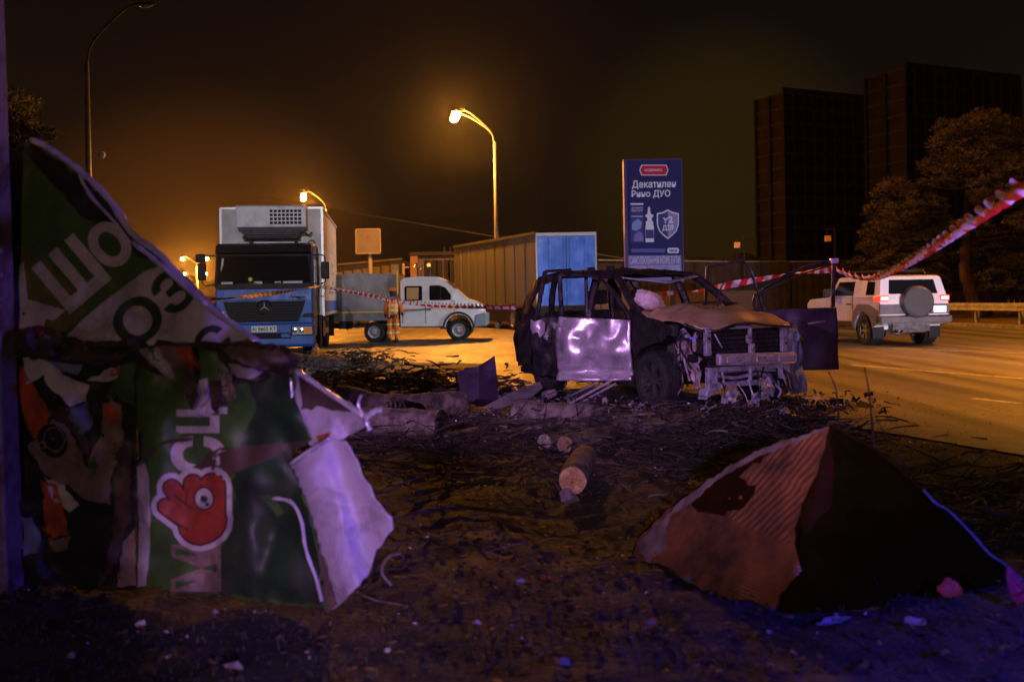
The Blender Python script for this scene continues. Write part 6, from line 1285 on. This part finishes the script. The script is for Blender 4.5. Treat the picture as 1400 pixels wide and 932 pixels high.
log('pale banded log in the middle below the silver door', (708, 582), (816, 589), .155, 4, mat('cut_wood_dark', (.10, .07, .06), .8))
log('short ochre log slanting away beside the pale oval cut', (772, 618), (850, 596), .085, 5, M_cut)
log('stubby log pointing at the camera with a lit orange cut end', (800, 640), (783, 676), .105, 6, mat('cut_wood_orange', (.75, .48, .24), .75, col2=(.5, .28, .12), vs=18, bump=.8, bs=40), z0=.10, z1=.115)
log('dark split trunk lying crosswise in front of the white rag', (880, 598), (955, 584), .10, 12, M_log)
log('dark thick branch stump poking out below the mossy log', (610, 612), (652, 600), .07, 13, M_log)
log('small dark log half under the twigs right of the pale banded log', (828, 582), (872, 590), .08, 14, M_log)
t = log('pale oval cut log face lying left of the ochre log', (764, 612), (744, 617), .075, 7, mat('fresh_cut_wood', (.55, .44, .42), .7, col2=(.30, .22, .20), vs=16), z0=.05, z1=.09)
scrap('bark_scrap', 'pink lit bark scrap lying at the foot of the orange ended log', 'bark', (777, 683), .055, M_pink, .04, 21, .01, None, .9)
log('short stump lying among twigs near the truck wheel', (400, 500), (470, 512), .16, 8, M_log)
log('broken pale root piece beside the truck wheel', (428, 500), (434, 474), .075, 9, M_cut, z0=.1, z1=.50, nm='broken_stump')
# ---------------------------------------------------------------- sheet pieces by the wreck
vt = MB(); vt.sheet([(624, 508), (655, 500), (672, 489), (676, 486), (680, 520), (681, 552), (655, 556), (632, 546)], 5, lambda x, y: P(x, y, 12.9 + .012 * abs(x - 655) * .4 + crump(x, y, 61, .06, 2)))
tag(vt.build('standing_sheet', M_door, solid=.01), 'dark violet torn sheet standing upright on the ground left of the wreck', 'metal sheet')
vt = MB(); vt.sheet([(662, 556), (700, 536), (738, 522), (742, 530), (720, 548), (672, 562)], 5, lambda x, y: P(x, y, 12.3 + (y < 0) + (560 - y) * .022)); tag(vt.build('fallen_sheet', M_sil, solid=.012), 'flat violet grey sheet lying slanted beside the standing sheet', 'metal sheet')
for k, (a, b, w_) in enumerate((((776, 556), (836, 520), .05), ((772, 548), (815, 524), .03), ((784, 560), (842, 524), .03))):
    pa, pb_ = G(*a), P(b[0], b[1], 13.1); pa.z = .03
    tag(MB().bar(pa, pb_, w_, .025).build('metal_strip', M_beam if k else M_sil, bevel=.005), ('broad violet trim strip leaning under the silver door', 'thin upper trim strip leaning under the silver door', 'thin lower trim strip leaning under the silver door')[k], 'metal strip', 'trim strips under the silver door')
vt = MB(); vt.sheet([(876, 640), (890, 622), (940, 616), (985, 628), (990, 650), (960, 672), (905, 680), (880, 668)], 6, lambda x, y: P(x, y, 8.9 + .0 - (y - 640) * .012 + .1 * abs(x - 930) / 60 + crump(x, y, 71, .08, 2)))
tag(vt.build('black_bumper_piece', M_blk, solid=.012), 'black torn bumper piece lying left of the bent sheet', 'bumper piece')
vt = MB(); vt.sheet([(812, 563), (850, 566), (880, 562), (905, 568), (935, 578), (925, 586), (890, 584), (860, 578), (832, 572)], 5, lambda x, y: P(x, y, 10.9 - (y - 575) * .05 + crump(x, y, 72, .05, 3)))
tag(vt.build('white_rag', M_air, solid=.01, smooth=True), 'crumpled pinkish white rag lying before the front wheel of the wreck', 'rag')
c = G(862, 562); m = MB(); bmq = bmesh.new(); bmesh.ops.create_icosphere(bmq, subdivisions=3, radius=.07)
for v in bmq.verts: v.co *= 1 + .35 * nz(v.co.x * 22, v.co.y * 22, v.co.z * 22)
# ---------------------------------------------------------------- branches
def branch(label, pts, r, z, seed, nb=6, nm='fallen_branch', spread=.35):
    rr = random.Random(seed); c_ = [G(x, y) + Vector((0, 0, z_)) for (x, y), z_ in zip(pts, z)]; m = MB(); cc = catmull(c_, 6)
    m.tube(cc, [r * (1 - .75 * i / len(cc)) + .003 for i in range(len(cc))], 7, jit=.1)
    for k in range(nb):
        i = rr.randrange(2, len(cc) - 1); p = cc[i]; d = (cc[i] - cc[i - 1]).normalized(); q = p + d * rr.uniform(.1, spread) + Vector((rr.uniform(-.2, .2), rr.uniform(-.25, .25), rr.uniform(.0, .14))); e_ = q + (q - p) * .6 + Vector((0, 0, rr.uniform(-.08, .08)))
        q.z = max(q.z, .02); e_.z = max(e_.z, .015); m.tube(catmull([p, q, e_], 4), [r * .4 * (1 - .1 * j) for j in range(9)], 5)
    return tag(m.build(nm, M_twig, smooth=True), label, 'branch', 'fallen branches')
branch('long thin branch curving left of centre from the logs', [(480, 612), (560, 612), (640, 594), (700, 590), (760, 604), (840, 612)], .022, [.05, .03, .05, .10, .06, .04], 1)
branch('dark branch running right across the dirt to the bent sheet', [(700, 597), (780, 588), (850, 608), (930, 625), (990, 645)], .026, [.05, .14, .08, .10, .05], 2, 9)
branch('short branch lying below the mossy log', [(570, 680), (610, 672), (655, 664)], .02, [.03, .03, .03], 3, 2)
branch('thin branch on the left of the middle logs', [(470, 630), (540, 640), (620, 655), (690, 650)], .012, [.02, .05, .03, .03], 4)
branch('thin branch on the bare dirt before the pale log', [(560, 705), (640, 700), (760, 712), (850, 700)], .010, [.02, .03, .02, .02], 5)
def twig_up(label, pts, Y, r, nm='bare_twig'):
    m = MB(); c_ = catmull([P(x, y, Y) for x, y in pts[0]], 5); m.tube(c_, [r * (1 - .6 * i / len(c_)) for i in range(len(c_))], 6)
    for s_ in pts[1:]: c_ = catmull([P(x, y, Y + .1) for x, y in s_], 5); m.tube(c_, [r * .7 * (1 - .6 * i / len(c_)) for i in range(len(c_))], 6)
    return tag(m.build(nm, M_twig), label, 'twig', 'bare twigs standing upright')
twig_up('single upright twig left of the forked one above the bent sheet', [[(1147, 592), (1146, 560), (1142, 530), (1133, 508)]], 6.6, .008)
twig_up('forked upright twig standing above the bent sheet', [[(1195, 612), (1192, 575), (1188, 535), (1182, 502)], [(1250, 655), (1222, 612), (1205, 585), (1194, 560)], [(1155, 588), (1175, 575), (1192, 565)], [(1130, 580), (1165, 574), (1180, 572)]], 5.6, .007)
twig_up('thin twig standing from the debris pile before the truck', [[(546, 546), (548, 520), (550, 492)]], 13, .009)
twig_up('twig reaching in from the right edge over the verge', [[(1402, 633), (1380, 645), (1362, 649)]], 7.2, .012)
# piles of twigs and splinters: uncountable
def pile(nm, label, cen, n, sx_, sy_, sz_, seed, ln=(.2, .7), r=(.004, .016), mats_=None):
    rr = random.Random(seed); m = MB()
    for k in range(n):
        c = Vector(cen) + Vector((rr.gauss(0, sx_), rr.gauss(0, sy_), abs(rr.gauss(0, sz_)) + .02)); l = rr.uniform(*ln); an = rr.uniform(0, PI); d = Vector((math.cos(an), math.sin(an) * .8, rr.uniform(-.35, .35))) * l / 2
        bnd = Vector((rr.uniform(-.1, .1), rr.uniform(-.1, .1), rr.uniform(-.05, .1))) * l; q = [c - d, c + bnd, c + d]
        for p in q: p.z = max(p.z, .015)
        r0 = rr.uniform(*r); m.tube(catmull(q, 3), [r0, r0 * .95, r0 * .9, r0 * .8, r0 * .65, r0 * .5, r0 * .4], 4, mi=0 if rr.random() < .9 else 1)
    return tag(m.build(nm, mats_ or [M_twig, M_pale]), label, 'twigs', kind='stuff')
M_pale = mat('pale_splinter', (.20, .15, .12), .85, col2=(.10, .075, .06), vs=9)
g1 = G(500, 525); pile('twig_pile', 'tangled heap of dark twigs and bark between the truck and the logs', (g1.x, g1.y + .3, 0), 340, 1.15, .65, .13, 1, (.1, .5), (.006, .026))
g1 = G(485, 505); pile('twig_pile', 'rounded mound of brush rising above the heap near the truck', (g1.x, g1.y + .3, .1), 330, .50, .30, .13, 2, (.1, .35), (.006, .02))
g1 = G(585, 535); pile('twig_pile', 'low strip of twigs along the pavement edge behind the long log', (g1.x, g1.y, 0), 200, 1.0, .3, .05, 3)
g1 = G(970, 600); pile('twig_pile', 'scatter of pale splinters and twigs below the bumper of the wreck', (g1.x, g1.y, 0), 420, .65, .75, .07, 4, (.1, .5), (.003, .012))
g1 = G(1320, 700); pile('twig_pile', 'dark tangled brush behind the right rim of the bent sheet', (g1.x + .1, g1.y, 0), 420, .42, .45, .10, 5, (.1, .5), (.003, .012))
g1 = G(1385, 745); pile('twig_pile', 'reddish brushwood at the right edge of the picture', (g1.x, g1.y, 0), 200, .25, .3, .10, 6, (.1, .45), (.004, .016))
g1 = G(760, 575); pile('twig_pile', 'fine twigs strewn round the pale banded log', (g1.x, g1.y, 0), 240, .9, .6, .03, 7, (.1, .6), (.003, .009))
g1 = G(620, 600); pile('twig_pile', 'loose twigs and bark strewn over the dirt between the logs and the green panel', (g1.x, g1.y - .3, 0), 330, .95, 1.1, .03, 8, (.08, .55), (.002, .010))
g1 = G(820, 650); pile('twig_pile', 'loose twigs and splinters round the orange ended log', (g1.x, g1.y, 0), 300, .8, .9, .03, 9, (.06, .45), (.002, .009))
g1 = G(650, 740); pile('twig_pile', 'sparse fine twigs on the bare dirt in the middle', (g1.x, g1.y, 0), 160, 1.0, .6, .01, 10, (.05, .3), (.0015, .005))
m = MB(); rr = random.Random(31)
for k in range(240):
    g_ = G(rr.gauss(520, 75), rr.uniform(505, 560)); s_ = rr.uniform(.03, .13); m.sheet([(-s_, -s_ * .5), (s_ * .2, -s_ * .7), (s_, -s_ * .2), (s_ * .7, s_ * .5), (-s_ * .5, s_ * .6)], s_ * .7, lambda x, y, g_=g_, q=Matrix.Rotation(rr.uniform(0, 6), 3, 'Z') @ Matrix.Rotation(rr.uniform(-1, 1), 3, 'X'), h_=abs(rr.gauss(0, .08)) + .03: g_ + q @ Vector((x, y, .8 * x * x / .1 * .3)) + Vector((0, 0, h_)), 0)
tag(m.build('bark_litter', M_log, solid=.012), 'broken bark slabs lying in the brush before the truck', 'debris', kind='stuff')
for i_, (px_, py_, n_, sx_, lb_) in enumerate(((720, 604, 130, .8, 'dark layer of fine branches over the pale banded log'), (900, 585, 320, .7, 'dark mat of twigs and roots between the white rag and the bent sheet'), (590, 622, 120, .8, 'dark mat of twigs round the mossy log'), (1050, 590, 240, .6, 'dark twigs and splinters under the far corner of the wreck'))):
    g1 = G(px_, py_); pile('twig_pile', lb_, (g1.x, g1.y, 0), n_, sx_, .55, .10, 60 + i_, (.08, .5), (.004, .015))
# fragments beneath and before the wreck
m = MB(); rr = random.Random(77)
for k in range(1500):
    t_ = rr.random(); u_, v_ = rr.gauss(2.35, .38), rr.gauss(.05, .75)
    if rr.random() < .35: u_, v_ = rr.uniform(-2, 2.4), rr.gauss(-1.3, .35)
    wx_ = WC[0] + u_ * math.cos(WR) - v_ * math.sin(WR); wy_ = WC[1] + u_ * math.sin(WR) + v_ * math.cos(WR); s_ = rr.uniform(.008, .035) if rr.random() < .9 else rr.uniform(.04, .11)
    zc = abs(rr.gauss(0, .05)) * max(0, 1 - abs(u_ - 2.3)) + .03
    m.box(-s_, s_, -s_ * rr.uniform(.2, .8), s_ * rr.uniform(.2, .8), -s_ * .12, s_ * .12, rr.choice((0, 0, 0, 0, 0, 1, 2)), Matrix.Translation((wx_, wy_, zc)) @ Matrix.Rotation(rr.uniform(0, 6), 4, Vector((rr.gauss(0, 1), rr.gauss(0, 1), rr.gauss(0, 1))).normalized()))
tag(m.build('debris', [M_wkd, M_rad, M_pink]), 'broken car fragments heaped under the bumper and along the side of the wreck', 'debris', kind='stuff')
m = MB()
M_shard = mat('glass_shard', (.55, .52, .50), .25); M_shd = mat('earth_crumb', (.045, .030, .026), .9, col2=(.014, .010, .010), vs=5)
for k in range(9000):
    if rr.random() < .55: x_, y_ = rr.uniform(-4.5, 4.8), rr.uniform(4.0, 17)
    else: x_, y_ = rr.gauss(2.2, 1.6), rr.gauss(11.2, 1.2)
    if y_ < 3.4: continue
    s_ = rr.uniform(.004, .012) * (1 + y_ * .05); mi = 0 if rr.random() < .28 else (1 if rr.random() < .75 else 2); z_ = ground_z(x_, y_) + (.03 if edge_y(x_) < y_ else 0) + s_ * .4
    if mi == 1: s_ *= 1.4
    if edge_y(x_) < y_: s_ *= .45
    a = [Vector((rr.uniform(-1, 1), rr.uniform(-1, 1), rr.uniform(-.5, 1))) * s_ for _ in range(4)]
    m.add([Vector((x_, y_, z_)) + q for q in a], [(0, 1, 2), (0, 1, 3), (1, 2, 3), (0, 2, 3)], mi)
for k in range(5200):
    x_, y_ = rr.uniform(-3.8, 3.8), rr.uniform(3.4, 13) if rr.random() < .7 else rr.uniform(3.4, 6)
    if y_ > edge_y(x_) - .2 or nz(x_ * 1.1, y_ * 1.1, 40) < -.12: continue
    s_ = rr.uniform(.006, .020) * (1 + .06 * y_); c_ = Vector((x_, y_, ground_z(x_, y_) + s_ * .15)); vs_ = [c_ + Vector((a * rr.uniform(.6, 1.2), b * rr.uniform(.6, 1.2), d * rr.uniform(.4, .9))) * s_ for a, b, d in ((1, 0, 0), (0, 1, 0), (-1, 0, 0), (0, -1, 0), (rr.uniform(-.5, .5), rr.uniform(-.5, .5), .6))]
    m.add(vs_, [(0, 1, 4), (1, 2, 4), (2, 3, 4), (3, 0, 4)], 1)
tag(m.build('gravel', [M_shard, M_shd, M_pale]), 'glass crumbs, gravel and splinters strewn over the dirt', 'gravel', kind='stuff')
# short trampled grass in front
m = MB(); M_gra = mat('grass_blade', (.07, .05, .03), .8, col2=(.06, .05, .02), vs=4); M_gra2 = mat('grass_blade_dark', (.045, .05, .018), .8)
for k in range(9000):
    x_, y_ = rr.uniform(-3.6, 3.6), 3.1 + abs(rr.gauss(0, 1.1))
    dens = nz(x_ * 1.2, y_ * 1.2, 5) + .15 - max(0, y_ - 4.6) * .35
    if dens < rr.uniform(-.3, .25): continue
    h_ = rr.uniform(.015, .055) * (1 if y_ < 4.6 else .6); an = rr.uniform(0, 2 * PI); ln = rr.uniform(.3, 1.2) * h_; d = Vector((math.cos(an), math.sin(an), 0)); s_ = Vector((-d.y, d.x, 0)) * .0028; b = Vector((x_, y_, ground_z(x_, y_) - .01))
    mid = b + d * ln * .4 + Vector((0, 0, h_ * .6)); tip = b + d * ln + Vector((0, 0, h_ * .85)); m.add([b - s_, b + s_, mid + s_ * .7, mid - s_ * .7, tip], [(0, 1, 2, 3), (3, 2, 4)], 0 if rr.random() < .65 else 1)
tag(m.build('grass', [M_gra, M_gra2]), 'sparse dry grass along the front of the verge', 'grass', kind='stuff')
m = MB()
for k in range(1500):
    x_, y_ = rr.uniform(-3.8, 3.8), rr.uniform(3.4, 8.5); s_ = rr.uniform(.012, .032); an = rr.uniform(0, 6.3); c, s2 = math.cos(an), math.sin(an); z_ = ground_z(x_, y_) + .012
    l_ = [(-1, 0, 0), (-.2, -.45, .2), (.7, -.3, .1), (1, 0, .35), (.5, .4, .15), (-.3, .4, .25)]; m.add([(x_ + (a * c - b * s2) * s_, y_ + (a * s2 + b * c) * s_, z_ + h_ * s_) for a, b, h_ in l_], [(0, 1, 2, 3, 4, 5)], rr.choice((0, 1)))
tag(m.build('dry_leaves', [mat('leaf_brown', (.16, .075, .035), .7), mat('leaf_dark', (.06, .035, .025), .7)]), 'small fallen leaves scattered over the near dirt', 'leaves', kind='stuff')
# pale stalks bending in the front grass
m = MB()
for pts in ([(446, 888), (450, 862), (452, 848)], [(535, 800), (522, 782), (530, 762), (548, 756)], [(640, 905), (618, 880), (608, 858)]):
    m.tube(catmull([P(x, y, 4.45) for x, y in pts], 5), .006, 5)
tag(m.build('dry_stalks', M_pale), 'pale dry stalks bending up from the grass below the flap', 'stalks', kind='stuff')
# ------------------------------------------------------------------ haze
M_hz = bpy.data.materials.new('haze'); M_hz.use_nodes = True; t_ = M_hz.node_tree; t_.nodes.clear()
o_ = t_.nodes.new('ShaderNodeOutputMaterial'); v_ = t_.nodes.new('ShaderNodeVolumePrincipled'); t_.links.new(v_.outputs[0], o_.inputs['Volume'])
v_.inputs['Color'].default_value = (.8, .8, .82, 1); v_.inputs['Density'].default_value = .00012; v_.inputs['Anisotropy'].default_value = .93
m = MB(); m.box(-1600, 1600, -450, 2100, -2, 60); hz = m.build('haze', M_hz); tag(hz, 'thin orange lit night haze', 'haze', kind='stuff')
